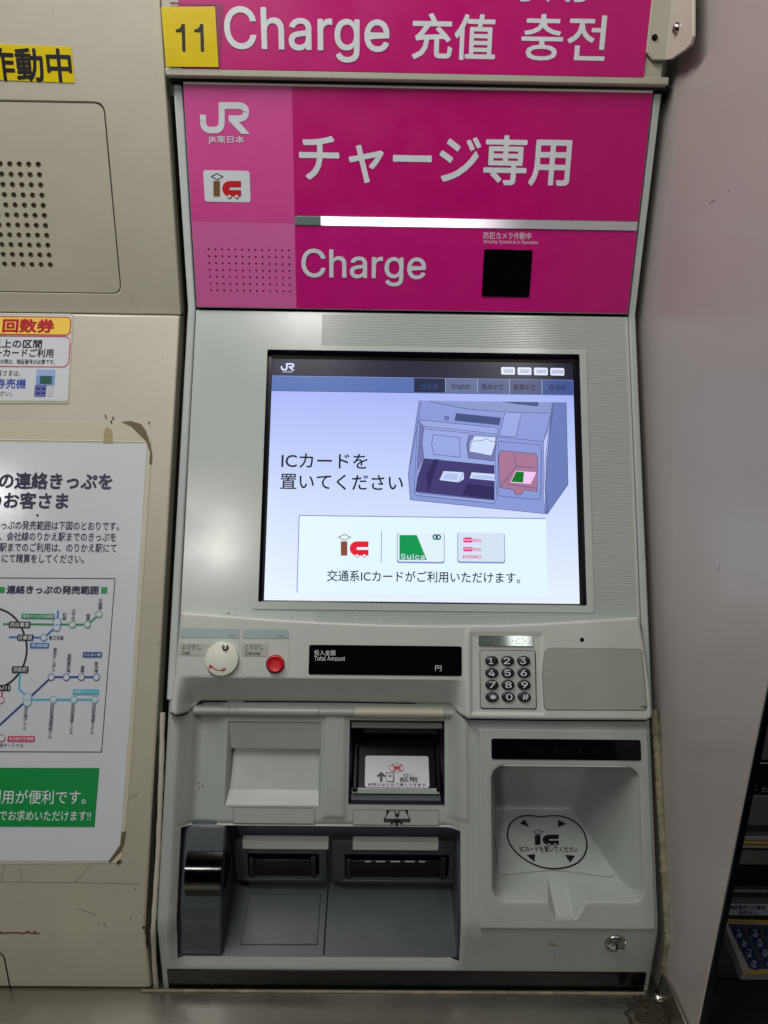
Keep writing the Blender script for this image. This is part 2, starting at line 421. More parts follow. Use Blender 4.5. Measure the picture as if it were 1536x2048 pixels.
# front plates
uL, uR = XC0, XC1
vb = H.uv(200, 627)[1]
outer_hole = rr(u0, v0, u1, v1, .008)
front = plate('upper_panel', H, [(uL, vb), (uR, vb), (uR, top), (uL, top)], -.012, .0015, beige, lc, holes=[outer_hole], bevel=.0012)
spk = plate('speaker_plate', H, rr(u0+.0009, v0+.0009, u1-.0009, v1-.0009, .0075), -.0012, .0012, beige, lc, holes=holes)
cup0 = None
for hh in holes:
    cu = sum(p[0] for p in hh)/12; cv = sum(p[1] for p in hh)/12
    if H.at(cu, cv, 0).x < -.47: continue
    if cup0 is None:
        rings = [[H.at(cu+HR*1.02*cos(t), cv+HR*1.02*sin(t), n) for t in [2*pi*k/12 for k in range(12)]] for n in (-.0010, -.0024)]
        cup0 = loft('speaker_hole', rings, mat('hole_shadow_metal', (150, 142, 120), .6), spk, smooth='open'); base = (cu, cv); l0 = cup0.location.copy()
    else:
        c2 = cup0.copy(); COL.objects.link(c2); c2.location = l0 + H.U*(cu-base[0]) + H.V*(cv-base[1])
slab('gap_backing', uL, uR-.001, .7396+.007, .7396+.011, z(vb-.03), z(.3), black, lc)
# sloped plate
vt_ = S.uv(200, 628)[1]; XS1 = XC1-.001
vbot = S.uv(200, 1857)[1]
def side(pts): return [(y, zq) for y, zq in pts]
b0 = S.at(0, vt_, 0); b1 = S.at(0, vbot, 0)
prof = [(b0.y-.001, b0.z-.0005), (b1.y-.001, b1.z), (b1.y-.001, LEDGE+.001), (b1.y+.02, LEDGE+.001), (b1.y+.02, b1.z), (b0.y+.02, b0.z-.0005)]
xbox('sloped_panel', XC0, XS1, prof, beige, lc, bevel=.002, seg=3)
XB1 = S.hit(302, 1700).x
slab('side_body', XC0, XC1-.003, .745, BACKY-.01, LEDGE, z(.5), beige2, lc)
# lower access door corner
F1 = Frame((0, b1.y-.001, LEDGE), (1, 0, 0), (0, 0, 1), (0, -1, 0))
ribbon('door_gap', F1, pp(F1, [(-60, 1904), (0, 1905), (5, 1909), (9, 1916), (21, 1978)]), .0011, .0004, blackm, lc)
CS = Frame(S.O+S.N*.001, S.U, S.V, S.N)
CH = Frame(H.O+H.N*.0015, H.U, H.V, H.N)
# rub marks, specks
for i in range(16):
    x = -5+i*5.4; blob('rub_mark', F1, x, 1865+random.uniform(-2.2, 2.2), .0011, .0002+i*.00001, rust, lc, k=9, rag=.9, sx=2.0, sy=.7)
specks = []
for (x, y, r) in ((287, 1855, .0016), (289, 1866, .0006), (261, 1838, .0006), (240, 1849, .0005), (209, 1848, .0007), (211, 1853, .0005), (288, 1834, .0006), (197, 1850, .0005), (270, 1778, .0006), (163, 1856, .0006), (291, 1775, .0004), (240, 1718, .0006), (244, 1725, .0005), (106, 21, .0005), (228, 330, .0004), (310, 720, .0005), (298, 735, .0004), (325, 716, .0004), (316, 1285, .0006), (20, 860, .0005)):
    fr = CS if 640 < y < 1855 else (F1 if y > 1800 else CH)
    u, v = fr.uv(x, y, .0002)
    specks.append(([fr.at(u+r*random.uniform(.6, 1.3)*cos(t), v+r*random.uniform(.6, 1.3)*sin(t), .0002) for t in [2*pi*k/8 for k in range(8)]], [tuple(range(8))]))
o = multi('dirt_speck', specks, grime, lc, smooth='open'); o['kind'] = 'stuff'
ribbons('scratch', CS, [pp(CS, l, .0002) for l in ([(155, 1817), (176, 1824), (193, 1831)], [(258, 1598), (263, 1594), (276, 1588)], [(0, 1764), (150, 1765), (280, 1768)], [(180, 1730), (160, 1755), (150, 1765)], [(40, 1738), (45, 1764)], [(8, 1730), (2, 1764)])], .00035, .0002, mat('scratch_line', (120, 108, 84), .6), lc)

# grimy gap and sealant between the cabinet and the charge machine
gp = thing('sealant_bead', S.hit(303, 1700, -.004), 'grimy cream sealant bead at left of the charge machine', 'sealant', 'sealant beads')
pl = [S.hit(x, y, -.003) for x, y in ((322, 1425), (320, 1520), (317, 1600), (313, 1700), (308, 1780))] + [B.hit(x, y, -.001) for x, y in ((303, 1860), (305, 1920), (309, 1975))]
bead('bead', [p+Vector((.0015, 0, 0)) for p in pl], .0024, beige2, gp, rough=.2)
bead('grime_line', [p+Vector((-.0052, .0, .0)) for p in pl], .0022, grime, gp, rough=.9)
gr = thing('sealant_bead', S.hit(1330, 1700, -.004), 'thick lumpy sealant bead at right of the card reader, grey with dirt', 'sealant', 'sealant beads')
pr_ = [S.hit(x, y, -.004) for x, y in ((1308, 1420), (1316, 1500), (1320, 1580), (1325, 1660), (1331, 1760), (1336, 1830))] + [B.hit(x, y, .0) for x, y in ((1338, 1880), (1331, 1930), (1324, 1975))]
bead('bead', pr_, .0040, caulk, gr, rough=.3, sub=14)
gb = thing('sealant_bead', (0, .482, LEDGE), 'thin sealant line where the charge machine meets the steel ledge', 'sealant', 'sealant beads')
bead('bead', [Vector((x, .4825, LEDGE+.001)) for x in [-.203+i*.028 for i in range(17)]], .0015, caulk, gb, rough=.2, sub=4)

# ================================================================== TOP SIGN
ts = thing('overhead_sign', H.hit(820, 80, .01), 'magenta overhead sign in beige frame reading Charge in white, above the charge machine', 'sign')
SN = .010
HS = Frame(H.O+H.N*SN, H.U, H.V, H.N)
uL2 = HS.uv(331, 140)[0]; uR2 = HS.uv(1325, 150)[0]; vB = (HS.uv(700, 157)[1]); vT = vB+.16
plate('frame', HS, [(uL2, vB), (uR2, vB), (uR2, vT), (uL2, vT)], -.03, 0, beige2, ts, bevel=.0015)
plate('lower_lip', HS, [(uL2, vB-.001), (uR2+.006, vB-.001), (uR2+.006, vB+.0055), (uL2, vB+.0055)], -.035, .0018, beige2, ts, bevel=.0012)
uA = HS.uv(365, 145, .002)[0]; uB = HS.uv(1296, 75, .002)[0]; vA = HS.uv(800, 146, .002)[1]
plate('sign_face', HS, [(uA, vA), (uB, vA), (uB, vT), (uA, vT)], .0, .002, magenta, ts, bevel=.0004, seg=1)
text('Charge', HS, 449, 15, 779, 124, .002+PR, inkW, ts, .022)
text('充值', HS, 824, 27, 992, 120, .002+PR, inkW, ts, .035)
text('충전', HS, 1043, 29, 1213, 122, .002+PR, inkW, ts, .022)
text('専用', HS, 1000, -96, 1176, 4, .002+PR, inkW, ts, .02)
flat('clear_tape', HS, pp(HS, [(340, 4), (446, 6), (440, 134), (431, 134), (431, 11), (340, 9)], .0023), .0023, mat('tape_edge', (150, 70, 110), .2), ts)
ns = thing('number_sticker', HS.hit(380, 75, .003), 'square yellow sticker numbered 11 at the corner of the overhead sign', 'sticker')
plate('sticker', HS, pp(HS, [(322, 14), (430, 13), (437, 134), (332, 133)], .003), .0021, .003, yellow, ns)
NF = HS.turned(322, 14, 430, 13)
for dx in (0, 37):
    flat('numeral', HS, pp(HS, [(363+dx, 48), (369.5+dx, 48), (371+dx, 102.5), (364.5+dx, 102.5), (363.5+dx, 64), (351.5+dx, 64), (351.5+dx, 59), (358+dx, 57.5), (362+dx, 53)], .003+PR), .003+PR, inkK, ns)
# dark slot between the sign and the machine
slab('gap', 0, 0, 0, 0, 0, 0, black) if False else None
gs = thing('gap_cover', (0.03, .75, z(.17)), 'grimy metal strip in the slot below the overhead sign', 'cover strip')
v_a = H.uv(800, 186)[1]; v_b = vB+.01
slab('strip', H.uv(330, 160)[0], H.uv(1340, 180)[0], .7396+.010, .7396+.016, z(-.0309)+v_a-.004, z(-.0309)+v_b, dkgreyrail, gs)
blx = HS.uv(1340, 180)[0]
slab('strip', H.uv(338, 160)[0], H.uv(1339, 180)[0], .7396-.004, .7396+.010, z(-.0309)+H.uv(800, 172)[1], z(-.0309)+H.uv(800, 165)[1], mat('grimy_rubber', (50, 50, 40), .7, dirt=.5), gs)

# bracket, top right
bk = thing('angle_bracket', H.hit(1340, 60, .02), 'pale grey angle bracket screwed between overhead sign and divider panel', 'bracket')
HB = Frame(H.O+H.N*.0145, H.U, H.V, H.N)
xr = HB.hit(1339, 60).x
u_ = HB.uv(1298, 60)[0]; vbk = HB.uv(1310, 120)[1]
plate('face_plate', HB, [(u_, vbk+.006), (u_+.006, vbk), (xr, vbk), (xr, vbk+.2), (u_, vbk+.2)], -.003, 0, beige2, bk, bevel=.0008)
PB = Frame((xr, .5, LEDGE), (0, 1, 0), (0, 0, 1), (-1, 0, 0))
fa = [PB.uv(x, y) for x, y in ((1389, -60), (1389, 72), (1384, 90), (1372, 101), (1345, 119))]
ub = (HB.O.y-PB.O.y)
fpoly = fa + [(ub+.0, vbk+HB.O.z-PB.O.z), (ub, fa[0][1])]
plate('side_plate', PB, fpoly, -.0012, .0015, beige2, bk, bevel=.0006)
u, v = PB.uv(1358, 57)
loft('bolt', [[PB.at(u+r*cos(t), v+r*sin(t), n) for t in [2*pi*i/14 for i in range(14)]] for r, n in ((.0048, .0015), (.0046, .003), (.0034, .0045), (.001, .0052))], screwm, bk)
u, v = HB.uv(1309, 75)
loft('screw', [[HB.at(u+r*cos(t), v+r*sin(t), n) for t in [2*pi*i/12 for i in range(12)]] for r, n in ((.0026, 0), (.0024, .0012), (.0008, .0014))], black, bk)

# ================================================================== CHARGE MACHINE
cm = thing('charge_machine', (.033, .5, LEDGE), 'pink-headed grey card charge machine with a lit touch screen and keypad', 'ticket machine')
XO0 = H.hit(347, 172).x; XO1 = H.hit(1322, 195).x
# housing behind everything
ph = [(.7396+.012, z(.156)), (.7396+.012, z(-.0309)), (S.at(0, S.uv(800, 1240)[1], -.012).y, S.at(0, S.uv(800, 1240)[1], -.012).z), (.80, z(-.36)), (BACKY-.004, z(-.36)), (BACKY-.004, z(.156))]
xbox('housing', XO0+.004, XO1-.004, ph, black, cm)
# side rails following the front
def rail(x0, x1, y_end):
    t = z(-.0309)+H.uv(800, 177)[1]; e = S.at(0, S.uv(330, y_end)[1], 0)
    pr = [(.7396-.001, t), (.7396-.001, BEND.z+.0), (e.y-.001*cos(SA), e.z), (e.y+.02, e.z+.002), (.7396+.02, BEND.z), (.7396+.02, t)]
    return xbox('side_rail', x0, x1, pr, railm, cm, bevel=.0015, seg=3)
XI0 = H.hit(365.5, 172).x-.0008; XI1 = H.hit(1306, 190).x+.0008
rail(XO0, XI0, 1400); rail(XI1, XO1, 1420)

# header
hpu0, hpu1 = H.uv(366, 172, .003)[0], H.uv(1306, 189, .003)[0]
hp = plate('header_panel', H, rr(hpu0, box_uv(H, 366, 176, 1305.5, 622, .003)[1], hpu1, box_uv(H, 366, 176, 1305.5, 622, .003)[3], .001), -.01, .003, railm, cm, bevel=.0008)
hn = .0036
uM = H.uv(588.5, 400, hn)[0]; hu0, hv0, hu1, hv1 = box_uv(H, 367, 178, 1304, 620, hn); hu0, hu1 = H.uv(367, 175, hn)[0], H.uv(1305, 189, hn)[0]
vm1 = H.uv(800, 441, hn)[1]; vm2 = H.uv(800, 449, hn)[1]; vl = H.uv(480, 444, hn)[1]
vm1 = H.uv(930, 436.5, hn)[1]; vm2 = H.uv(930, 457, hn)[1]
def fieldp(u0, v0, u1, v1, m): return plate('colour_field', H, [(u0, v0), (u1, v0), (u1, v1), (u0, v1)], .0031, hn, m, hp)
fieldp(hu0, vl, uM, hv1, pinkA); fieldp(hu0, hv0, uM, vl-.0001, pinkB)
fieldp(uM+.0001, vm1, hu1, hv1, magenta); fieldp(uM+.0001, hv0, hu1, vm2, magenta2)
plate('top_edge_glint', H, [(hu0, hv1+.0002), (hu1, hv1+.0002), (hu1, hv1+.0024), (hu0, hv1+.0024)], -.004, .0045, white, hp, bevel=.0006)  # white strip paints the light caught along the panel's top bevel
T1 = hn+PR
jr_mark(H, 400, 205, 499.5, 268, T1, inkW, hp)
text('JR東日本', H, 416, 271.5, 488, 288, T1, inkW, hp, .03)
icl = plate('card_mark_plate', H, rp(H, 408, 341, 500, 404, T1, .0025), hn, T1, inkW, hp)
ic_mark(H, 422.5, 347, 482, 397, T1+PR, inkBr, inkR, white, hp, inkK)
text('チャージ専用', H, 598, 268, 1142, 369, T1, inkW, hp, .04)
text('Charge', H, 603, 499, 852, 572, T1, inkW, hp, .020)
text('防犯カメラ作動中', H, 967, 464.5, 1062.5, 478.5, T1, inkW, hp)
text('Security System is in Operation', H, 967, 480.5, 1076, 489, T1, inkW, hp)
plate('camera_window', H, rp(H, 966, 499, 1062, 594, T1+.0006, .001), .0036, T1+.0006, gloss, hp, bevel=.0003)
dots = []
ua, va = H.uv(419, 498.5); ub_, vb_ = H.uv(581, 582.5); ua2 = H.uv(423.5, 582)[0]; ub2 = H.uv(578.5, 500)[0]
ua = (ua+ua2)/2; ub_ = (ub_+ub2)/2
for i in range(13):
    for j in range(7):
        u, v = ua+(ub_-ua)*i/12, va+(vb_-va)*j/6
        dots.append(([H.at(u+.00088*cos(t), v+.00088*sin(t), hn+.0001) for t in [2*pi*k/10 for k in range(10)]], [tuple(range(10))]))
o = multi('speaker_holes', dots, blackm, hp, smooth='open'); o['kind'] = 'stuff'; o.name = 'speaker_perforation'
# indicator bar: dull end piece, lit lamp bar, metal trim behind
bar = plate('light_bar', H, [(uM, vm2+.0006), (hu1-.0003, vm2+.0006), (hu1-.0003, vm1-.0006), (uM, vm1-.0006)], .0, .0042, mat('bar_metal', (178, 178, 180), .25, metal=.6), cm, bevel=.0006)
ue = H.uv(641.5, 440, .0046)[0]
plate('end_piece', H, [(uM+.0003, vm2+.0009), (ue, vm2+.0009), (ue, vm1-.0009), (uM+.0003, vm1-.0009)], .0042, .0046, mat('dull_lens', (112, 128, 122), .3), bar)
# the lit lens, its lamps running out towards the right
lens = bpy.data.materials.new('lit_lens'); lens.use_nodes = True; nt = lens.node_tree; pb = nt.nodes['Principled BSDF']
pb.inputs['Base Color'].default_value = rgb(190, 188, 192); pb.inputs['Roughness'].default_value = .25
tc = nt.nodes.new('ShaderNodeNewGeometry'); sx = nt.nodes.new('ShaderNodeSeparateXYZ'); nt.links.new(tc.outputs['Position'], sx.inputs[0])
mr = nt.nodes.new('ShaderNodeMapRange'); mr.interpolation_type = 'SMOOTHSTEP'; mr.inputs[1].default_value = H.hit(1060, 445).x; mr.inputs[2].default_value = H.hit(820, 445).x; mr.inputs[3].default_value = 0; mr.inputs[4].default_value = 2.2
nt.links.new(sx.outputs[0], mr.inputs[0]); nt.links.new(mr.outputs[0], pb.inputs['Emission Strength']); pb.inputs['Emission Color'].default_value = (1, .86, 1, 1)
u2 = hu1-.0006
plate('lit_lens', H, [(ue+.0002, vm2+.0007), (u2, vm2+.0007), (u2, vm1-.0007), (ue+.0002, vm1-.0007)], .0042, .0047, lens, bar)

# screen fascia
sf_out = rp(S, 379, 632, 1266, 1262, 0)
us0, us1 = XI0+.0006, XI1-.0006
vs1 = S.uv(800, 626)[1]; vs0 = S.uv(800, 1270)[1]
op = pp(S, [(535.5, 700), (1158.6, 708), (1174.6, 1211), (515, 1205)])
ox0 = (op[0][0]+op[3][0])/2; ox1 = (op[1][0]+op[2][0])/2; oy1 = (op[0][1]+op[1][1])/2; oy0 = (op[2][1]+op[3][1])/2
fas = plate('screen_fascia', S, [(us0, vs0), (us1, vs0), (us1, vs1), (us0, vs1)], -.008, 0, greyf, cm, holes=[rr(ox0, oy0, ox1, oy1, .001, 2)], bevel=.001)
rim = plate('screen_rim', S, rr(ox0-.0065, oy0-.0065, ox1+.0065, oy1+.0045, .004), 0, .0009, greyf, fas, holes=[rr(ox0+.0002, oy0+.0002, ox1-.0002, oy1-.0002, .001, 2)], bevel=.0007)
ribs = []
vv = vs1-.0035; xr0 = S.uv(641, 760)[0]; xr0b = S.uv(630, 1225)[0]
e0 = us1-.0035
while vv > vs0+.002:
    segs = [(xr0, e0)] if vv > oy1+.0055 else ([(xr0, e0)] if vv < oy0-.0075 else [(ox1+.0068, e0)])
    for a_, b_ in segs:
        V = [S.at(a_, vv-.0006, .00001), S.at(b_, vv-.0006, .00001), S.at(b_, vv, .0004), S.at(a_, vv, .0004), S.at(b_, vv+.0002, .00001), S.at(a_, vv+.0002, .00001)]
        ribs.append((V, [(0, 1, 2, 3), (3, 2, 4, 5)]))
    vv -= .00168
o = multi('fascia_rib', ribs, ribm, fas, smooth='open'); o['kind'] = 'stuff'
# bezel well and screen
SN_ = -.008
lu0 = (S.uv(546, 720, SN_)[0]+S.uv(527, 1201, SN_)[0])/2; lu1 = (S.uv(1144.5, 728, SN_)[0]+S.uv(1160.5, 1207, SN_)[0])/2
lv1 = S.uv(845, 722, SN_)[1]; lv0 = S.uv(845, 1204, SN_)[1]
loft('bezel', [[S.at(u, v, n) for u, v in rr(a, b, c, d)] for a, b, c, d, n in ((ox0, oy0, ox1, oy1, -.0004), (lu0-.004, lv0-.0012, lu1+.004, lv1+.004, SN_+.0006), (lu0-.0005, lv0-.0005, lu1+.0005, lv1+.0005, SN_+.0004))], mat('bezel_black', (10, 10, 11), .22), cm, cap=False, smooth=False)
scr = thing  # (touch screen is a part: an Empty would hide its own mesh, so the lit glass is the part)
gm = bpy.data.materials.new('screen_glow'); gm.use_nodes = True; nt = gm.node_tree; pb = nt.nodes['Principled BSDF']
pb.inputs['Base Color'].default_value = (.004, .004, .006, 1); pb.inputs['Roughness'].default_value = .3; pb.inputs['Specular IOR Level'].default_value = .35
gg = nt.nodes.new('ShaderNodeNewGeometry'); sx = nt.nodes.new('ShaderNodeSeparateXYZ'); nt.links.new(gg.outputs['Position'], sx.inputs[0])
mr = nt.nodes.new('ShaderNodeMapRange'); mr.inputs[1].default_value = S.at(0, lv0, 0).z; mr.inputs[2].default_value = S.at(0, lv1, 0).z
nt.links.new(sx.outputs[2], mr.inputs[0]); cr = nt.nodes.new('ShaderNodeValToRGB'); nt.links.new(mr.outputs[0], cr.inputs[0])
cr.color_ramp.elements[0].position = 0; cr.color_ramp.elements[0].color = rgb(232, 242, 255)
cr.color_ramp.elements[1].position = .86; cr.color_ramp.elements[1].color = rgb(164, 180, 246)
e = cr.color_ramp.elements.new(.42); e.color = rgb(204, 219, 255)
wv = nt.nodes.new('ShaderNodeTexWave'); wv.bands_direction = 'Z'; wv.inputs['Scale'].default_value = 190; nt.links.new(gg.outputs['Position'], wv.inputs['Vector'])
mw = nt.nodes.new('ShaderNodeMapRange'); mw.inputs[3].default_value = .93; mw.inputs[4].default_value = 1.04; nt.links.new(wv.outputs[0], mw.inputs[0])
nt.links.new(cr.outputs[0], pb.inputs['Emission Color']); nt.links.new(mw.outputs[0], pb.inputs['Emission Strength'])
ts_ = plate('touch_screen', S, rr(lu0, lv0, lu1, lv1), SN_-.002, SN_, gm, cm)
def sq(a, b): return (500+a/2.1943, 690+b/2.1943)
def SU(pts, n): return [S.uv(*sq(a, b), n) for a, b in pts]
def sbox(x0, y0, x1, y1, n, m, name='screen_area', r=0):
    p0, p1 = sq(x0, y0), sq(x1, y1); return flat(name, S, rp(S, *p0, *p1, n, r, 3), n, m, ts_)
def stext(s, x0, y0, x1, y1, n, m, bold=0, **k):
    p0, p1 = sq(x0, y0), sq(x1, y1); text(s, S, *p0, *p1, n, m, ts_, bold, **k)
n1, n2, n3, n4, n5 = [SN_+.0001*i for i in range(1, 6)]
vt1 = S.uv(*sq(760, 70), n1)[1]; vt2 = S.uv(*sq(760, 144), n1)[1]; vt3 = S.uv(*sq(760, 210), n1)[1]
flat('title_bar', S, rr(lu0, vt2, lu1, lv1), n1, glow('title_glow', (34, 34, 54), .9), ts_)
# menu bar darker towards the right tabs
bm_ = glow('menu_glow', (86, 112, 176), 1)
flat('menu_bar', S, rr(lu0, vt3, lu1, vt2-.0003), n1, bm_, ts_)
tabx = [718, 858, 999, 1139, 1281, 1417]
tcol = [(28, 38, 70), (100, 110, 150), (84, 96, 136), (74, 84, 124), (64, 84, 146)]
for i in range(5):
    ua_, ub_2 = S.uv(*sq(tabx[i]+2, 180), n2)[0], S.uv(*sq(tabx[i+1]-1, 180), n2)[0]
    flat('language_tab', S, rr(ua_, vt3+.0006, min(ub_2, lu1), vt2-.0003), n2, glow('tab_glow%d' % i, tcol[i], 1), ts_)
    if i: flat('tab_line', S, rr(ua_-.0007, vt3+.0006, ua_-.0002, vt2-.0003), n3, glow('tab_line_glow', (170, 180, 215), 1), ts_)
flat('bar_line', S, rr(lu0, vt3-.0004, lu1, vt3), n2, glow('bar_line_glow', (40, 50, 100), 1), ts_)
scT = glow('screen_dark', (8, 8, 30), .6); scW = glow('screen_white', (215, 222, 255), 1)
for s, x0, x1, yo, mm in (('日本語', 752, 826, 0, glow('tab_text_blue', (52, 72, 130), 1)), ('English', 887, 967, 1, scT), ('简体中文', 1017, 1114, 2, scT), ('繁體中文', 1157, 1254, 3, scT), ('한국어', 1311, 1382, 5, scT)):
    stext(s, x0, 169+yo, x1, 195+yo if s != 'English' else 198, n3, mm, .012)
p0 = sq(135, 80); p1 = sq(196, 112)
jr_mark(S, p0[0], p0[1], p1[0], p1[1], n3, scW, ts_)
stext('JR東日本', 142, 113, 188, 123, n3, scW)
for i, s in enumerate(('1000', '2000', '5000', '10000')):
    x = 1102+72*i; y = i*1.3
    sbox(x, 97+y, x+61, 130+y, n2, glow('note_glow', (222, 228, 255), 1), 'note_button', .0012)
    stext(s, x+(12 if i < 3 else 6), 106+y, x+(52 if i < 3 else 56), 121+y, n3, scT, .01)
stext('ICカードを', 138, 476, 516, 541, n2, scT, .02)
stext('置いてください', 133, 568, 672, 636, n2, scT, .02)
# drawing of the machine
def Q(a, b): return (800+a/4.2667, 780+b/4.2667)
def dr(pts, m, n, name='drawing_area'): return flat(name, S, [S.uv(*Q(a, b), n) for a, b in pts], n, m, ts_)
dA = glow('draw_mid', (138, 154, 216), 1); dB = glow('draw_side', (106, 124, 186), 1); dC = glow('draw_dark', (70, 62, 120), .9)
dD = glow('draw_slate', (62, 78, 128), 1); dE = glow('draw_pink', (168, 118, 150), 1); dF = glow('draw_pale', (205, 222, 255), 1)
dG = glow('draw_green', (10, 118, 30), 1); dH = glow('draw_rose', (240, 200, 245), 1); dI = glow('draw_light', (152, 168, 226), 1); dL = glow('draw_line', (52, 60, 116), .9); dK = glow('draw_dim', (116, 118, 176), 1)
dr([(163, 90), (1300, 104), (1290, 300), (1225, 440), (1222, 900), (1240, 1055), (1258, 1058), (88, 937), (70, 720)], dA, n1)
dr([(1300, 104), (1418, 105), (1434, 806), (1258, 1058), (1240, 1055), (1236, 850), (1250, 600)], dB, n2)
dr([(250, 98), (1185, 103), (1300, 104), (1290, 195), (890, 185), (560, 155)], glow('draw_grey', (134, 150, 204), 1), n2)
dr([(860, 98), (1185, 104), (1180, 140), (1000, 122)], dD, n3)
dr([(900, 195), (1035, 205), (990, 400), (850, 388)], dI, n3)
dr([(478, 197), (862, 236), (848, 301), (464, 262)], dD, n3)
dr([(150, 290), (175, 258), (835, 325), (825, 965), (122, 890)], dI, n2)
dr([(165, 262), (205, 310), (190, 450), (203, 585), (145, 700), (128, 880)], dK, n3)
dr([(203, 585), (806, 645), (806, 940), (130, 870), (150, 740)], dC, n3)
dr([(240, 880), (330, 590), (290, 590), (225, 720)], glow('draw_dark2', (50, 44, 98), .9), n4)
dr([(590, 380), (825, 400), (808, 610), (585, 580), (570, 470)], dK, n4)
dr([(630, 392), (815, 405), (808, 470), (780, 560), (588, 525), (600, 450)], dF, n5)
dr([(370, 690), (545, 700), (545, 760), (500, 790), (332, 770)], dF, n4)
dr([(385, 710), (500, 716), (488, 770), (358, 760)], glow('draw_tray', (180, 196, 240), 1), n5)
dr([(610, 702), (806, 718), (806, 775), (592, 755)], dF, n4)
dr([(625, 722), (806, 736), (806, 765), (610, 748)], glow('draw_tray', (180, 196, 240), 1), n5)
dr([(575, 795), (806, 830), (806, 930), (530, 895)], glow('draw_dark2', (50, 44, 98), .9), n4)
dr([(845, 437), (1190, 468), (1207, 500), (1200, 920), (1180, 936), (850, 905), (833, 880)], dA, n3)
dr([(860, 515), (1160, 545), (1173, 570), (1170, 860), (1060, 855), (1035, 893), (985, 893), (962, 850), (850, 832), (840, 560)], dE, n4)
dr([(985, 690), (1165, 702), (1115, 803), (940, 790)], dH, n5)
dr([(990, 696), (1058, 700), (1050, 790), (948, 783)], dG, SN_+.0006)
LN = [[(163, 90), (70, 720), (88, 937), (1258, 1058), (1434, 806), (1418, 105)], [(178, 92), (150, 290), (85, 640)], [(250, 98), (560, 160), (890, 187), (1290, 197), (1225, 440), (1222, 850), (1240, 1055)], [(1312, 120), (1250, 600), (1240, 850), (1260, 1055)],
 [(1300, 118), (1238, 600), (1228, 850)], [(895, 197), (848, 385), (832, 400), (1222, 440)], [(1035, 205), (990, 392), (975, 402), (856, 390)], [(150, 290), (170, 256), (820, 318), (838, 335), (825, 400), (815, 600), (822, 900), (818, 945), (800, 968), (140, 900), (120, 880), (150, 290)],
 [(205, 310), (825, 375)], [(205, 330), (825, 390)], [(205, 310), (188, 450), (203, 585), (806, 645)], [(280, 380), (508, 405), (514, 573), (290, 550), (270, 470), (280, 380)], [(590, 380), (568, 470), (585, 580), (806, 605)],
 [(630, 392), (588, 525), (780, 562), (812, 470)], [(635, 435), (700, 432), (740, 415), (780, 440), (812, 440)], [(370, 690), (335, 770), (500, 790), (545, 700), (370, 690)], [(610, 702), (592, 755), (806, 778)], [(150, 880), (806, 940)], [(470, 905), (550, 790)], [(285, 880), (350, 785)],
 [(845, 437), (1190, 468), (1207, 500), (1200, 920), (1180, 936), (850, 905), (833, 880), (838, 450), (845, 437)], [(860, 515), (1160, 545), (1173, 570), (1170, 865), (1060, 855), (1035, 893), (985, 893), (962, 850), (850, 832), (840, 560), (860, 515)],
 [(970, 525), (995, 650), (1170, 668)], [(995, 650), (850, 832)], [(920, 800), (1170, 840)]]
ribbons('drawing_line', S, [[S.uv(*Q(a, b), SN_+.0007) for a, b in l] for l in LN], .00045, SN_+.0007, dL, ts_)
flat('drawing_knob', S, oval(S, *Q(398, 239), .0021, SN_+.0005), SN_+.0005, dB, ts_)
ribbon('drawing_line', S, oval(S, *Q(398, 239), .0021, SN_+.0006), .0004, SN_+.0006, dL, ts_, True)
# lower message box
dr2 = lambda pts, m, n: flat('message_box', S, SU(pts, n), n, m, ts_)
dr2([(216, 748), (1298, 762), (1307, 1102), (206, 1087)], glow('box_glow', (222, 242, 255), 1.05), n1)
ribbons('box_line', S, [SU([(206, 1087), (216, 748), (1298, 762)], n2)], .0008, n2, glow('box_line_glow', (120, 130, 200), 1), ts_)
gR = glow('mark_red_glow', (228, 24, 48), 1); gBr = glow('mark_brown_glow', (134, 74, 48), 1)
p0 = sq(389, 831); p1 = sq(520, 936)
ic_mark(S, p0[0], p0[1], p1[0], p1[1]-1, n3, gBr, gR, glow('box_glow', (222, 242, 255), 1.05), ts_, gBr)
sbox(575, 815, 578, 955, n2, glow('box_line_glow', (120, 130, 200), 1))
for x0, nm in ((648, 0), (913, 1)):
    sbox(x0-3, 824, x0+206, 958, n2, glow('card_edge_glow', (130, 142, 200), 1), 'card_shadow', .0022)
    sbox(x0, 824, x0+203, 951, n3, glow('card_glow%d' % nm, (226, 242, 250) if nm == 0 else (212, 228, 244), 1), 'card_picture', .002)
dr2([(656, 834), (732, 834), (776, 943), (656, 943)], glow('suica_green', (16, 150, 78), 1), n4).name = 'card_green_area'
stext('Suica', 662, 916, 766, 941, n5, scW, .02, spacing=1.12)
tg = glow('card_teal', (20, 100, 110), 1)
for cx in (813, 826):
    ribbon('card_ring', S, oval(S, *sq(cx, 843), .0021, n5), .0013, n5, tg, ts_, True)
gP = glow('pasmo_pink', (236, 60, 140), 1)
stext('PASMO', 935, 922, 1014, 937, n5, gP, .03)
for y in (846, 885):
    sbox(936, y+2, 977, y+21, n5, gP, 'card_bus', .0008)
    if y == 846: sbox(942, y-2, 971, y+3, n5, gP, 'card_bus')
    stext('mo', 981, y+6, 1013, y+20, n5, gP, .03)
    for k in range(5): sbox(940+k*7.2, y+7, 944+k*7.2, y+12, SN_+.0006, glow('card_glow1', (212, 228, 244), 1), 'card_bus_window')
stext('交通系ICカードがご利用いただけます。', 338, 992, 1186, 1042, n2, scT, .02)

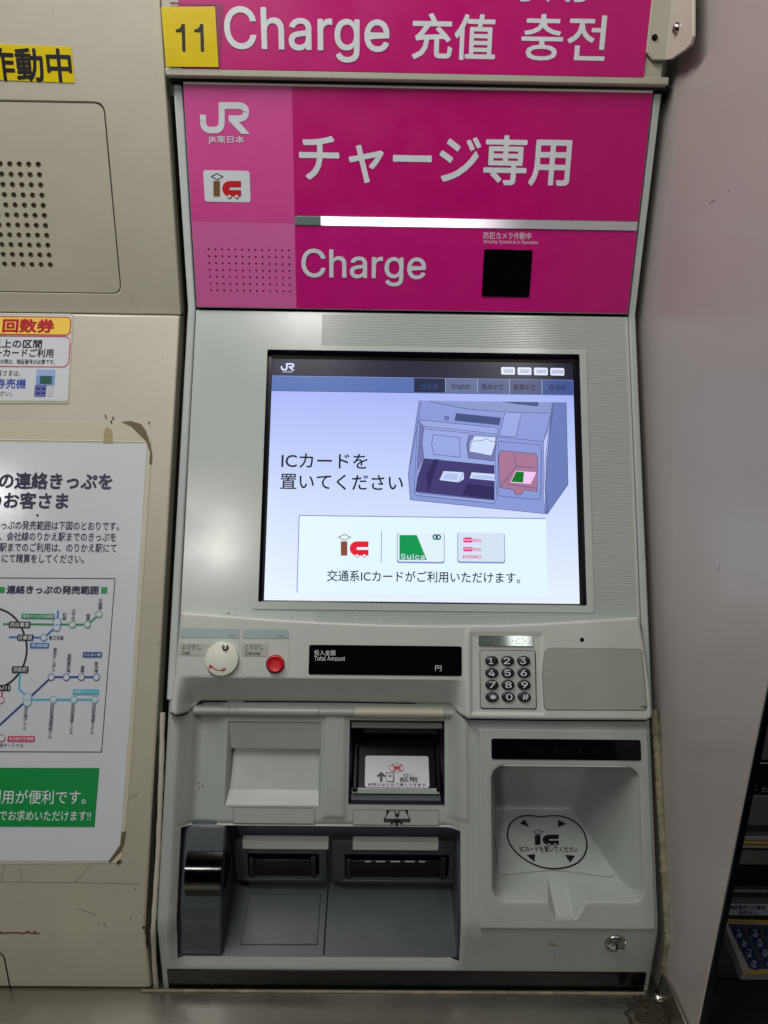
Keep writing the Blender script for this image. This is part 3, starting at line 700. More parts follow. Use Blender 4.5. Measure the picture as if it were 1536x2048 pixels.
# ------------------------------------------------------------------ console: mapped grid with height
def lerp(a, b, t): return a+(b-a)*t
def sstep(a, b, x):
    t = max(0, min(1, (x-a)/(b-a))); return t*t*(3-2*t)
def interp(tab, x):
    if x <= tab[0][0]: return tab[0][1]
    for (a, p), (b, q) in zip(tab, tab[1:]):
        if x <= b: return lerp(p, q, (x-a)/(b-a))
    return tab[-1][1]
CN = .009
tu = [S.uv(x, y, CN) for x, y in ((360, 1224), (450, 1231), (540, 1238), (640, 1244), (760, 1249), (880, 1251), (1000, 1250), (1110, 1245), (1200, 1239), (1279, 1234))]
bu = [S.uv(x, y, CN*.6) for x, y in ((338, 1424), (350, 1430), (366, 1428), (376, 1420), (386, 1408), (392, 1406), (640, 1407), (898, 1411), (908, 1414), (922, 1430), (938, 1437), (1100, 1439), (1294, 1440), (1305, 1434))]
le = [S.uv(x, y, CN) for x, y in ((338, 1424), (345, 1370), (353, 1300), (360, 1224))]; re = [S.uv(x, y, CN) for x, y in ((1305, 1434), (1302, 1380), (1291, 1300), (1279, 1234))]
le = [(v, u) for u, v in le]; re = [(v, u) for u, v in re]
v57 = S.uv(640, 1357, CN)[1]; v57b = S.uv(640, 1392, 0)[1]; v05 = S.uv(640, 1407, -.006)[1]
uLa, uLb = S.uv(352, 1385, CN)[0], S.uv(382, 1385, CN)[0]; uRa, uRb = S.uv(900, 1385, CN)[0], S.uv(936, 1385, CN)[0]
uK0, uK1, vK0, vK1 = *[S.uv(x, 1350, CN)[0] for x in (944, 1084)], S.uv(1000, 1428, CN)[1], S.uv(1000, 1262, CN)[1]
def console_h(u, v):
    inside = sstep(uLa, uLb, u)*(1-sstep(uRa, uRb, u))
    h = CN
    dd = sstep(v57+.0012, v57-.004, v) if v > v57-.004 else 1
    drop = .021*max(0, min(1, (v57-v)/(v57-v05)))
    h -= inside*drop
    # raised kerb left of the keypad bay, shallow bay round the keypad
    kb = min(sstep(uK0-.002, uK0+.001, u), 1-sstep(uK1-.001, uK1+.002, u), sstep(vK0-.001, vK0+.002, v), 1-sstep(vK1-.006, vK1, v))
    h -= .0012*kb
    h += .0012*math.exp(-((u-uK0+.0032)/.0022)**2)*(1-sstep(vK1-.004, vK1+.004, v))
    return h
NU, NV = 420, 110
us_ = [lerp(bu[0][0], bu[-1][0], i/NU) for i in range(NU+1)]
V, Fc = [], []
for i in range(NU+1):
    s = i/NU
    for j in range(NV+1):
        t = j/NV
        ub0 = lerp(bu[0][0], bu[-1][0], s); ut0 = lerp(tu[0][0], tu[-1][0], s)
        vb0 = interp(bu, ub0); vt0 = interp(tu, ut0)
        v = lerp(vb0, vt0, t)
        l, r = interp(le, v), interp(re, v)
        u = lerp(l, r, s)
        d = min((u-l), (r-u), (v-vb0), (vt0-v)*1.4)
        rad = .0028
        edge = 0 if d >= rad else rad-sqrt(max(0, rad*rad-(rad-d)**2))
        h = console_h(u, v)-edge*.9
        V.append(S.at(u, v, h))
for i in range(NU):
    for j in range(NV):
        a = i*(NV+1)+j; Fc.append((a, a+NV+1, a+NV+2, a+1))
# skirt
border = [i*(NV+1) for i in range(NU+1)]+[NU*(NV+1)+j for j in range(1, NV+1)]+[i*(NV+1)+NV for i in range(NU-1, -1, -1)]+[j for j in range(NV-1, 0, -1)]
b0_ = len(V)
for i in border: V.append(V[i]-S.N*.014)
for k in range(len(border)):
    a, b = border[k], border[(k+1) % len(border)]; Fc.append((a, b0_+k, b0_+(k+1) % len(border), b))
seam_ = [(V[i*(NV+1)]-S.V*.0002-S.N*.0012, V[i*(NV+1)]-S.V*.0013-S.N*.0012) for i in range(0, NU+1, 3)]
SV = [p for q in seam_ for p in q]; SF = [(2*i, 2*i+1, 2*i+3, 2*i+2) for i in range(len(seam_)-1)]
con = mesh('console', V, Fc, mat('console_plastic', (193, 196, 190), .34, bump=.15, bscale=2000, var=.05, dirt=.3, dcol=(136, 130, 112), dscale=22), cm, smooth=True, sharp=60)

mesh('seam', SV, SF, blackm, con, smooth='open')
C = Frame(S.O+S.N*CN, S.U, S.V, S.N)
def cplate(name, pts, h, m, parent, r=None, bevel=.0002, base=-.001): return plate(name, C, pts, base, h, m, parent, bevel=bevel, seg=1)
# call and cancel areas
ribbon('area_outline', C, rr(*box_uv(C, 352, 1256, 478, 1351, .0003), .006), .0004, .0002, labelg, con, True)
ribbon('area_outline', C, rr(*box_uv(C, 483, 1258, 578, 1353, .0003), .006), .0004, .0002, labelg, con, True)
cplate('braille_label', rp(C, 360, 1256.5, 478, 1276, .0004, .001), .0004, teal, con)
cplate('braille_label', rp(C, 486, 1258.5, 577, 1277, .0004, .001), .0004, teal, con)
cplate('name_label', rp(C, 357, 1285.5, 432, 1312, .0004, .0015), .0004, labelg, con)
cplate('name_label', rp(C, 483, 1285.5, 536, 1312.5, .0004, .0015), .0004, labelg, con)
text('よびだし', C, 363.5, 1288.5, 403, 1299, .0007, inkK, con); text('Call', C, 363, 1301.5, 381, 1309, .0007, inkK, con, .01)
text('とりけし', C, 490.5, 1289, 527, 1299.5, .0007, inkK, con); text('Cancel', C, 490, 1302.5, 521, 1310, .0007, inkK, con, .01)
text('コビナソ', C, 455, 1269.5, 471, 1273, .0007, inkK, con); text('トロナソ', C, 555, 1270.5, 571, 1274, .0007, inkK, con)
def disc(name, fr, x, y, r, prof, m, parent, k=40, ry=None, ex=1):
    u, v = fr.uv(x, y, prof[-1][1]); q = (ry or r)/r
    return loft(name, [[fr.at(u+r*a*cos(t), v+r*a*q*sin(t), n) for t in [2*pi*i/k for i in range(k)]] for a, n in prof], m, parent, sharp=50)
sc_c = C.uv(510, 1318, .004)[0]-C.uv(443, 1318, .004)[0]
R_call = (C.uv(476.5, 1318, .004)[0]-C.uv(410, 1318, .004)[0])/2
cc = disc('call_cover', C, 443, 1318.5, R_call, ((1, -.001), (1, .0032), (.985, .0038), (.95, .004)), white, cm)
disc('screw', C, 450.5, 1295, .0031, ((1, .004), (1, .0046), (.86, .0052), (.45, .0054), (.42, .0048)), screwm, cc, 20)
def arc_px(cx, cy, rx, ry, a0, a1, k=14): return [(cx+rx*cos(radians(lerp(a0, a1, i/k))), cy+ry*sin(radians(lerp(a0, a1, i/k)))) for i in range(k+1)]
arcp = arc_px(439, 1313, 21, 28, 140, 55)
ribbon('arrow', C, pp(C, arcp, .0043), .0008, .0043, inkDR, cc)
for (x, y), (dx, dy) in (((418.5, 1328.5), (1.5, 9)), ((452.5, 1338.5), (-8, .5))):
    tri = [(x, y), (x+dx*1.0+(-2.5 if dx > 0 else 0), y+dy+(0 if dx > 0 else -3)), (x+dx+(6 if dx > 0 else 0), y+dy+(-3 if dx > 0 else 4.5))]
    flat('arrow_head', C, pp(C, tri, .0044), .0044, inkDR, cc)
rb = (C.uv(568.5, 1328, .003)[0]-C.uv(532, 1328, .003)[0])/2
cbn = disc('cancel_button', C, 550.3, 1328, rb*.93, ((1, -.001), (1, .0034), (.93, .0044), (.84, .0046), (.80, .0042), (.4, .0040)), red, cm)
disc('collar', C, 550.5, 1328.3, rb*1.02, ((1.0, -.001), (1, .0006), (.97, .0008), (.93, .0004)), black, cbn)
# amount display
ad = plate('amount_display', C, rp(C, 617.5, 1291, 923.5, 1350.5, .0008, .0018), -.001, .0008, gloss, cm, bevel=.0003)
for s, *bx in (('投入金額', 628.5, 1300, 671, 1311), ('Total Amount', 628.5, 1312.5, 690, 1321.5), ('円', 870.5, 1331, 883, 1342)):
    text(s, C, *bx, .0008+PR, inkW, ad, 0)
# keypad
K = Frame(C.O-C.N*.0012, C.U, C.V, C.N)
kp = plate('keypad', K, rr(*box_uv(K, 961, 1301.5, 1071, 1416.5, .0012), .002), -.0005, .0012, mat('keypad_plate', (176, 182, 174), .35, bump=.1), cm, bevel=.0003)
ribbon('keypad_gap', K, rr(*box_uv(K, 960.3, 1300.8, 1071.7, 1417.2, .0006), .002), .0006, .0006, blackm, kp, True)
keym = mat('key_rubber', (22, 26, 24), .5)
kr = (K.uv(995.3, 1322, .003)[0]-K.uv(969, 1322, .003)[0])/2; kry = (K.uv(982, 1312, .003)[1]-K.uv(982, 1332, .003)[1])/2
rows = ((1321.7, (982, 1013.8, 1045.7)), (1345.7, (983.3, 1015.2, 1047.5)), (1369.7, (984.8, 1017, 1049.3)), (1394, (986.3, 1018.7, 1051.2)))
chars = ('123', '456', '789', '*0#')
kc = [sum(K.uv(r[1][i], r[0], .003)[0] for r in rows)/4 for i in range(3)]
for (y, xs), cs in zip(rows, chars):
    for x, ch, ucx in zip(xs, cs, kc):
        u, v = K.uv(x, y, .003); u = ucx
        kk = loft('key', [[K.at(u+kr*a*cos(t), v+kry*a*sin(t), n) for t in [2*pi*i/28 for i in range(28)]] for a, n in ((1, .001), (1, .0024), (.95, .003), (.6, .0034), (.0, .0034))], keym, kp, cap=False, sharp=60)
        hw, hh = (7.6, 11.5) if ch in '*#' else (7.2, 12.4) if ch != '1' else (5.2, 12.4)
        if ch == '*': hh = 10.5
        text(ch, K, x-hw/1.15, y-hh/2*1.02, x+hw/1.15, y+hh/2*1.02, .0036, inkW, kp, .012, name='numeral')
bl = cplate('braille_label', rp(C, 957.5, 1271, 1066.5, 1292, .0004, .0008), .0004, silver, con)
bd = []
for (x, y) in ((997, 1282), (1001, 1277.5), (1002, 1286), (1033, 1282), (1025.5, 1282), (1037, 1278), (1044.5, 1277.5), (1049.5, 1282.5), (1033.5, 1286.5), (1038, 1286.7), (1045, 1287), (1057, 1287), (1061.5, 1282.6), (1062, 1287), (990, 1282), (978, 1281.5), (973, 1281.5), (966, 1278), (966, 1282), (966, 1286)):
    u, v = C.uv(x, y, .001)
    ring = lambda r, n: [C.at(u+r*cos(t), v+r*sin(t), n) for t in [2*pi*k/8 for k in range(8)]]
    bd.append((ring(.0007, .0004)+ring(.0004, .0008), [(i, (i+1) % 8, 8+(i+1) % 8, 8+i) for i in range(8)]+[tuple(range(8, 16))]))
multi('braille_dots', bd, silver, con, smooth='open').name = 'braille_print'
# right blank plate
bp = plate('card_pad', C, [C.uv(1098, 1296.5), C.uv(1277, 1299), C.uv(1283, 1301), C.uv(1293, 1415), C.uv(1290, 1420), C.uv(1094, 1419.5), C.uv(1089, 1415), C.uv(1085, 1345), C.uv(1088, 1318), C.uv(1091, 1302)], -.001, .0004, mat('pad_plate', (158, 161, 152), .4, bump=.2, var=.06, dirt=.3, dcol=(110, 106, 88), dscale=50), con, bevel=.0003)
ribbon('pad_gap', C, [C.uv(*p) for p in ((1098, 1296), (1277, 1298.5), (1283.5, 1300.5), (1293.8, 1415.5), (1290.5, 1420.7), (1094, 1420.2), (1088.3, 1415.5), (1084.4, 1345), (1087.4, 1318), (1090.4, 1301.6))], .0005, .0002, mat('joint_dirt', (96, 96, 84), .7), con, True)
text('IC専', C, 1281.5, 1411, 1292.5, 1415.5, .0008, inkK, con, .02)
flat('sensor_hole', C, oval(C, 1164, 1279.5, .0019, .0002), .0003, blackm, con)

# ------------------------------------------------------------------ lower front: follows the slope, the bend and the upright foot
SB = (FOOT-BEND).length       # bend sits this far down the slope
FIL = .010
def front_pos(u, s, n):
    """s: metres along the front above (+) or below (-) the bend"""
    if s > FIL: p = FOOT+S.V*s; N_ = S.N
    elif s < -FIL: p = FOOT+B.V*s; N_ = B.N
    else:
        t = (FIL-s)/(2*FIL); a = FOOT+S.V*FIL; b = FOOT-B.V*FIL
        p = a*(1-t)**2+FOOT*2*t*(1-t)+b*t*t; N_ = (S.N*(1-t)+B.N*t).normalized()
    return Vector((u, p.y, p.z))+N_*n
def sof(x, y, n=0):
    """(u, s) of a point of the photograph on the front at height n"""
    u, v = S.uv(x, y, n); s = v+SB
    if s >= 0: return u, s
    u, v = B.uv(x, y, n); return u, v
sT = sof(640, 1400)[1]; sBot = LEDGE-FOOT.z
def su(x, y): return sof(x, y)[0]
def ss(x, y): return sof(x, y)[1]
BN = -.015; LBN = -.005
rL0, rL1 = su(349, 1600)*.5+su(341, 1800)*.5, su(378, 1600)
rL0, rL1 = su(350, 1560), su(380, 1560)
rR1, rR0 = su(897, 1550), su(930, 1550)
bx0, bx1 = su(352, 1780), su(922, 1780)             # basin opening
bs1, bs0 = sof(640, 1652, BN)[1], sof(640, 1912, LBN)[1]
q0x, q1x, q1s, q0s = su(452, 1530), su(641, 1530), ss(545, 1443), ss(545, 1612)   # blank pocket
p0x, p1x, p1s, p0s = sof(698, 1525, BN)[0], sof(889, 1525, BN)[0], sof(790, 1441, BN)[1], sof(790, 1609, BN)[1]
q0x, q1x, q1s, q0s = sof(452, 1530, BN)[0], sof(641, 1530, BN)[0], sof(545, 1443, BN)[1], sof(545, 1612, BN)[1]
m0x, m1x, m1s, m0s = su(970, 1660), su(1292, 1660), ss(1120, 1470), ss(1120, 1856)
lx0 = (su(336, 1440)+su(309, 1850))/2; lx1 = (su(1306, 1440)+su(1315, 1850))/2
lip0, lip1 = ss(640, 1937), bs0
def sm_box(u, s, a, b, c, d, w_):
    return min(sstep(a, a+w_, u), 1-sstep(b-w_, b, u), sstep(c, c+w_, s), 1-sstep(d-w_, d, s))
def front_h(u, s):
    inR = (.8*max(0, min(1, (u-rL0)/(rL1-rL0)))+.2*sstep(rL0, rL1, u))*(1-sstep(rR1, rR0, u))
    bt = max(0, min(1, (s-lip0)/(lip1-lip0))); h = inR*(LBN*bt+(BN-LBN)*sstep(bs0, bs0+.03, s))
    if s > bs1 and u < q0x:                         # hollow left of the pockets
        h -= .004*sstep(rL1-.004, rL1+.004, u)*(1-sstep(q0x-.016, q0x, u))*(1-sstep(bs1+.03, bs1, s) if False else 1)
    if s > bs1:
        h += .0025*sm_box(u, s, q1x+.0005, p0x-.0005, q0s-.012, q1s+.01, .005)
        h += .0015*sm_box(u, s, p1x+.0005, p1x+.022, p0s-.012, p1s+.01, .005)
        h -= .0025*(1-sstep(bs1, bs1+.004, s))*inR       # rolls under above the basin
    dd = min(u-lx0, lx1-u); rad = .004
    if dd < rad: h -= rad-sqrt(max(0, rad*rad-(rad-dd)**2))
    return h
def lines(a, b, step, snaps):
    xs = sorted([a, b]+[x for x in snaps if a < x < b]); out = []
    for p, q in zip(xs, xs[1:]):
        k = max(1, int(round((q-p)/step))); out += [lerp(p, q, i/k) for i in range(k)]
    return out+[b]
UL = lines(lx0, lx1, .0016, [bx0, bx1, q0x, q1x, p0x, p1x, m0x, m1x, lx0+.001, lx0+.002, lx1-.001, lx1-.002])
SL = lines(sBot, sT, .0016, [bs0, bs1, q0s, q1s, p0s, p1s, m0s, m1s])
def in_hole(u, s):
    return (bx0 < u < bx1 and bs0 < s < bs1) or (q0x < u < q1x and q0s < s < q1s) or (p0x < u < p1x and p0s < s < p1s) or (m0x < u < m1x and m0s < s < m1s)
V, Fc, idx = [], [], {}
for i, u in enumerate(UL):
    for j, s in enumerate(SL):
        idx[i, j] = len(V); V.append(front_pos(u, s, front_h(u, s)))
for i in range(len(UL)-1):
    for j in range(len(SL)-1):
        if not in_hole((UL[i]+UL[i+1])/2, (SL[j]+SL[j+1])/2): Fc.append((idx[i, j], idx[i+1, j], idx[i+1, j+1], idx[i, j+1]))
# side returns
for e_ in (0, len(UL)-1):
    b_ = len(V)
    for j, s in enumerate(SL): V.append(front_pos(UL[e_], s, -.03))
    for j in range(len(SL)-1): Fc.append((idx[e_, j], idx[e_, j+1], b_+j+1, b_+j))
low = mesh('lower_front', V, Fc, greyt, cm, smooth=True, sharp=50)

def fr_ring(a, b, c, d, n, r=0, k=4): return [front_pos(u, s, n) for u, s in rr(a, c, b, d, r, k)]
LF = Frame(FOOT, S.U, S.V, S.N)                       # slope plane measured from the bend
# blank shutter pocket
i0x, i1x, i1s, i0s = sof(461, 1537, -.022)[0], sof(638, 1537, -.022)[0], sof(545, 1497, -.022)[1], sof(545, 1579, -.022)[1]
h0 = BN
def ring4(a, b, c, d, n): return [LF.at(u, v, n) for u, v in rr(a, c, b, d)]
loft('blank_pocket', [ring4(q0x, q1x, q0s, q1s, h0+.0004), ring4(q0x+.001, q1x-.001, q0s+.001, q1s-.001, h0-.001), ring4(i0x, i1x, i0s, i1s, -.022)], greyt, cm, cap=False, sharp=20)
ya, yb_ = -.0222, -.0300
bpk = mesh('blank_shutter', [LF.at(i0x-.0003, i0s-.0003, ya), LF.at(i1x+.0003, i0s-.0003, ya), LF.at(i1x+.0003, i1s+.0003, yb_), LF.at(i0x-.0003, i1s+.0003, yb_)], [(0, 1, 2, 3)], greyt, cm, smooth='open')
mesh('shutter_reveal', [LF.at(i0x, i1s, -.022), LF.at(i1x, i1s, -.022), LF.at(i1x, i1s, yb_), LF.at(i0x, i1s, yb_), LF.at(i0x, i0s, -.022), LF.at(i0x, i0s, ya), LF.at(i1x, i0s, -.022), LF.at(i1x, i0s, ya)], [(0, 1, 2, 3), (0, 3, 5, 4), (1, 2, 7, 6)], greyt, bpk, smooth='open')
# bill slot
j0x, j1x = p0x, p1x
loft('bill_slot', [ring4(p0x, p1x, p0s, p1s, h0+.0003), ring4(p0x+.001, p1x-.001, p0s+.001, p1s-.001, h0-.0012), ring4(p0x+.003, p1x-.003, p0s+.004, p1s-.005, -.024), ring4(p0x+.003, p1x-.003, p0s+.004, p1s-.006, -.060)], mat('slot_shadow_plastic', (14, 14, 15), .5), cm, cap=True, sharp=20)
plate('slot_hood', LF, rr(p0x+.0014, sof(790, 1457, -.019)[1], p1x-.0014, p1s-.0012), -.026, -.0185, mat('hood_grey', (112, 115, 110), .5), cm, bevel=.0008)
TR_ = Frame(LF.O+LF.N*-.020, LF.U, LF.V, LF.N)
A0, A1 = S.hit(718, 1576, -.020), S.hit(868, 1579, -.020)
t_top = S.hit(790, 1470, -.046); t_bot = S.hit(790, 1578, -.020)
Vt = (t_top-t_bot); Vt.x = 0; Nt = Vector((0, -Vt.z, Vt.y)); 
if Nt.dot(S.N) < 0: Nt = -Nt
T = Frame(t_bot, (1, 0, 0), Vt, Nt)
tray = plate('bill_tray', T, rp(T, 716, 1466, 871, 1580, 0, .003), -.004, 0, black, cm, bevel=.001)
for s_ in (0, 1):
    xa, xb = ((706, 716) if s_ == 0 else (871, 881))
    plate('tray_cheek', T, rp(T, xa, 1472, xb, 1582, .003), -.008, .004, black, tray, bevel=.0012)
plate('tray_lip', LF, rr(p0x+.003, sof(790, 1588, -.018)[1], p1x-.004, sof(790, 1577, -.018)[1]), -.030, -.018, greyt, cm, bevel=.0005)
plate('lower_lip', LF, rr(p0x+.002, sof(790, 1602, -.020)[1], p1x-.003, sof(790, 1590, -.020)[1]), -.032, -.020, mat('mid_grey_plastic', (100, 106, 108), .45), cm, bevel=.0005)
bl_ = plate('bill_label', T, rp(T, 730, 1511.5, 858, 1575, .0004, .0022), 0, .0004, mat('label_white', (206, 206, 212), .2), tray, bevel=.0002, seg=1)
tq = lambda a, b: T.uv(690+a/5.908, 1400+b/5.908, .0006)
text('BILL', T, 807, 1547, 828, 1552.5, .0006, inkK, tray); text('紙幣', T, 799.5, 1553.5, 836, 1565, .0006, inkK, tray, .03)
text('紙幣はまとめて挿入できます', T, 736, 1566, 851.5, 1573, .0006, inkK, tray, .02)
ribbon('arrow', T, [tq(383, 905), tq(428, 866), tq(473, 905)], .0022, .0006, inkK, tray); ribbon('arrow', T, [tq(428, 868), tq(428, 968)], .0024, .0006, inkK, tray)
ribbons('bill_icon', T, [['c', tq(487, 858), tq(570, 858), tq(570, 962), tq(487, 962)], [tq(570, 862), tq(579, 868), tq(579, 970), tq(500, 968)]], .0005, .0006, inkK, tray)
text('¥', T, 777, 1549, 783.5, 1554.5, .0006, inkK, tray, .03)
ribbon('coin_icon', T, oval(T, 793, 1535.5, .0068, .0006, .0038), .0004, .0006, inkK, tray, True)
flat('coin_icon_shade', T, oval(T, 794, 1535.5, .0034, .0006, .0018), .00055, inkDR, tray)
ribbons('red_cross', T, [[tq(552, 765), tq(678, 846)], [tq(678, 765), tq(555, 846)]], .0010, .0008, inkR, tray)
# hinge covers along the top of the recess
hs0, hs1 = sof(640, 1437, -.006)[1], sof(640, 1414, -.006)[1]
hc, hr = (hs0+hs1)/2, (hs1-hs0)/2
def hinge(xa, xb, big, m):
    a, b = sof(xa, 1426, -.006)[0]+.0002, sof(xb, 1426, -.006)[0]-.0002
    R_ = []
    for u in (a, b): R_.append([LF.at(u, hc+hr*cos(t)*big, -.016+hr*1.5*sin(t)*big) for t in [pi*i/12 for i in range(13)]])
    k = 13; V = R_[0]+R_[1]; Fc = [tuple(range(13)), tuple(reversed(range(13, 26)))]+[(i, i+1, 14+i, 13+i) for i in range(12)]+[(12, 0, 13, 25)]
    return mesh('hinge_cover', V, Fc, m, cm, smooth=True, sharp=40)
for xa, xb, big, m in ((384, 456, .94, greyt), (456, 636.5, 1, greyt), (636.5, 708, .95, greyt), (708, 889, 1, mat('yellowed_plastic', (196, 192, 174), .38, var=.05)), (889, 918, .94, greyt)): hinge(xa, xb, big, m)
# faint labels under the pockets
for (a, b, c, d) in ((467, 1616, 629, 1647), (706, 1618, 877, 1648)):
    pl_ = plate('slot_label', LF, [(u, v) for u, v in rr(sof(a, 1630, BN)[0], sof(600, d, BN)[1], sof(c, 1630, BN)[0], sof(600, b, BN)[1], .001)], BN-.001, BN+.0002, greyt, cm)
    ribbon('label_edge', LF, rr(sof(a, 1630, BN)[0], sof(600, d, BN)[1], sof(c, 1630, BN)[0], sof(600, b, BN)[1], .001), .00035, BN+.00035, mat('joint_dirt', (96, 96, 84), .7), pl_, True)
bq = lambda a, b: LF.uv(690+a/5.908, 1400+b/5.908, BN+.0006)
BI = BN+.0006
flat('bill_mark', LF, [bq(488, 1299), bq(744, 1299), bq(744, 1340), bq(728, 1340), bq(716, 1306), bq(522, 1306), bq(508, 1340), bq(488, 1340)], BI, inkK, cm)
ribbons('bill_mark', LF, [[bq(522, 1302), bq(464, 1408), bq(765, 1408), bq(714, 1302)], [bq(464, 1408), bq(462, 1438), bq(765, 1438), bq(765, 1408)], [bq(466, 1422), bq(762, 1422)]], .0008, BI, inkK, cm)
text('¥', LF, 788, 1623, 800, 1635, BI, inkK, cm, .02)
flat('bill_mark', LF, [bq(610, 1397), bq(683, 1453), bq(683, 1474), bq(626, 1440), bq(626, 1480), bq(594, 1480), bq(594, 1440), bq(537, 1474), bq(537, 1453)], BI+.0002, inkK, cm)
o = multi('vent_pinholes', [([LF.at(u+.0006*cos(t), v+.0006*sin(t), BN-.0034) for t in [2*pi*k/8 for k in range(8)]], [tuple(range(8))]) for u, v in [LF.uv(x, y, BN-.0034) for x, y in ((398, 1567), (391, 1571.5), (405, 1572), (393, 1571.5), (398, 1576.5))]], blackm, cm, smooth='open'); o.name = 'vent_perforation'

# ------------------------------------------------------------------ basin
YB = .556
FZ = LEDGE
f_y0 = .4866-LBN; f_z0 = B.hit(640, 1912, LBN).z
BW = Frame((0, YB, 1.0), (1, 0, 0), (0, 0, 1), (0, -1, 0))
slope_f = .25
fz = lambda y: f_z0+slope_f*(y-f_y0)
Ff = Frame((0, f_y0, f_z0), (1, 0, 0), (0, 1, slope_f), (0, -slope_f, 1))
zt = front_pos(0, bs1, BN).z; yt = front_pos(0, bs1, BN).y
bas = slab('basin_back', bx0-.001, bx1+.001, YB, YB+.01, fz(YB)-.01, zt+.004, basin, cm)
slab('basin_roof', bx0-.001, bx1+.001, yt+.008, YB+.01, zt+.0008, zt+.003, basin, cm)
# side walls follow the front
s_prof = [(f_y0-.0015, f_z0-.008), (YB+.005, f_z0-.008), (YB+.005, zt+.001), (yt+.005, zt+.001), (front_pos(0, .004, BN).y, front_pos(0, .004, BN).z)]
xbox('basin_side', bx1-.0012, bx1+.002, s_prof, basin, cm); xbox('basin_side', bx0-.002, bx0+.0012, s_prof, basin, cm)
seam = Ff.uv(652, 1840)[0]
def floor_part(a, b): return plate('basin_floor', Ff, [(a, -.0005), (b, -.0005), (b, (YB-f_y0)*1.04), (a, (YB-f_y0)*1.04)], -.004, 0, basin, cm, bevel=.0006)
floor_part(bx0, seam-.0003); floor_part(seam+.0003, bx1-.001)
fl = rp(Ff, 482, 1784, 640, 1893, 0, .003)
plate('raised_pad', Ff, pp(Ff, [(500, 1787), (642, 1787), (635, 1889), (480, 1889)], .001), -.001, .0011, basin, cm, bevel=.0008)
# header rail and slots on the back wall
zA, zB = BW.uv(700, 1655)[1], BW.uv(700, 1765)[1]
plate('slot_bezel', BW, rp(BW, 470, 1682, 654, 1762, .006), 0, .006, basin, cm, holes=[rp(BW, 496, 1708, 638, 1757, .006)], bevel=.0008)
plate('slot_bezel', BW, rp(BW, 664, 1682, 916, 1764, .006), 0, .006, basin, cm, holes=[rp(BW, 690, 1710, 898, 1760, .006)], bevel=.0008)
for (a, b, c, d) in ((496, 1708, 638, 1757), (690, 1710, 898, 1760)):
    plate('card_slot', BW, rp(BW, a, b, c, d, .006), .0005, .0009, blackm, cm)
    plate('slot_shutter', BW, rp(BW, a+5, b+12, c-16, d-5, .004), .001, .004, mat('dark_shutter', (16, 16, 17), .35), cm, bevel=.0008)
    plate('slot_guide', BW, rp(BW, c-17, b+6, c-6, d-2, .006), .001, .0066, mat('smoke_plastic', (40, 40, 42), .25), cm, bevel=.001)
    plate('slot_guide', BW, rp(BW, a+2, b+10, a+12, d-2, .006), .001, .0066, mat('smoke_plastic', (40, 40, 42), .25), cm, bevel=.001)
    plate('slot_lip', BW, rp(BW, a-8, d+0, c+8, d+5, .007), .0, .008, basin, cm, bevel=.0005)
for x in (729, 749, 778, 808, 831, 843): pass
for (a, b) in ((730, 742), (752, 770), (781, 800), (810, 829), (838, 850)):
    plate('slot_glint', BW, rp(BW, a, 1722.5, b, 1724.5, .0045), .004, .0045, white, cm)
for (a, b, c, d) in ((485, 1682.5, 657, 1698.5), (705.5, 1684.5, 877, 1700.5)):
    plate('label_holder', BW, rp(BW, a, b, c, d, .0085), .001, .0085, mat('label_holder_white', (226, 228, 222), .35), cm, bevel=.0004)
for (a, b, c, d, s, tx) in ((523, 1670.5, 626, 1681, 'リョウシュウ', 603), (770, 1671.5, 816, 1681.5, 'カード', 801)):
    plate('braille_label', BW, rp(BW, a, b, c, d, .0005), 0, .0005, mat('dark_teal_film', (84, 108, 112), .3), cm)
    text(s, BW, tx, 1676, tx+(18 if s == 'リョウシュウ' else 11), 1679, .0007, inkK, cm)
# coin pod: curved nose at the left, side profile run across
px0 = bx0+.0015; px1 = S.hit(446, 1750, -.010).x
prof = [(YB, fz(YB)-.006), (YB, zt)]
npod = 14
fp = []
for i in range(npod+1):
    s = lerp(bs1-.0005, bs0+.001, i/npod); n = lerp(BN+.001, LBN+.001, 1-sstep(bs0, bs0+.03, s))+.0045*sin(pi*i/npod)
    p = front_pos(0, s, n); fp.append((p.y, p.z))
prof += fp
pod = xbox('coin_pod', px0, px1, prof, basin, cm, bevel=.002, seg=3, smooth=True)
cz0, cz1 = sof(410, 1795, -.008)[1], sof(410, 1704, -.008)[1]
cx0_, cx1_ = sof(371, 1750, -.006)[0], sof(443, 1750, -.006)[0]
Rr = []
for x in (cx0_, cx1_):
    Rr.append([front_pos(x, lerp(cz0, cz1, i/14), BN+.004+.0095*sin(pi*(i/14)*.92+.05)**.8) for i in range(15)])
V = Rr[0]+Rr[1]+[p-S.N*.008 for p in Rr[0]]+[p-S.N*.008 for p in Rr[1]]
Fc = [(i, i+1, 16+i, 15+i) for i in range(14)]+[(i, 30+i, 31+i, i+1) for i in range(14)]+[(15+i, 16+i, 46+i, 45+i) for i in range(14)]+[(0, 15, 45, 30), (14, 44, 59, 29)]
mesh('coin_mouth', V, Fc, chrome, pod, smooth=True, sharp=40)
# mouth opening shadow on the right flank
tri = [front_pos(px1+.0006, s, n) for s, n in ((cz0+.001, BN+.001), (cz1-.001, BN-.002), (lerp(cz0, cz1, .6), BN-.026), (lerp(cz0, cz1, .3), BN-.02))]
mesh('coin_opening', tri, [(0, 1, 2, 3)], blackm, pod, smooth='open')

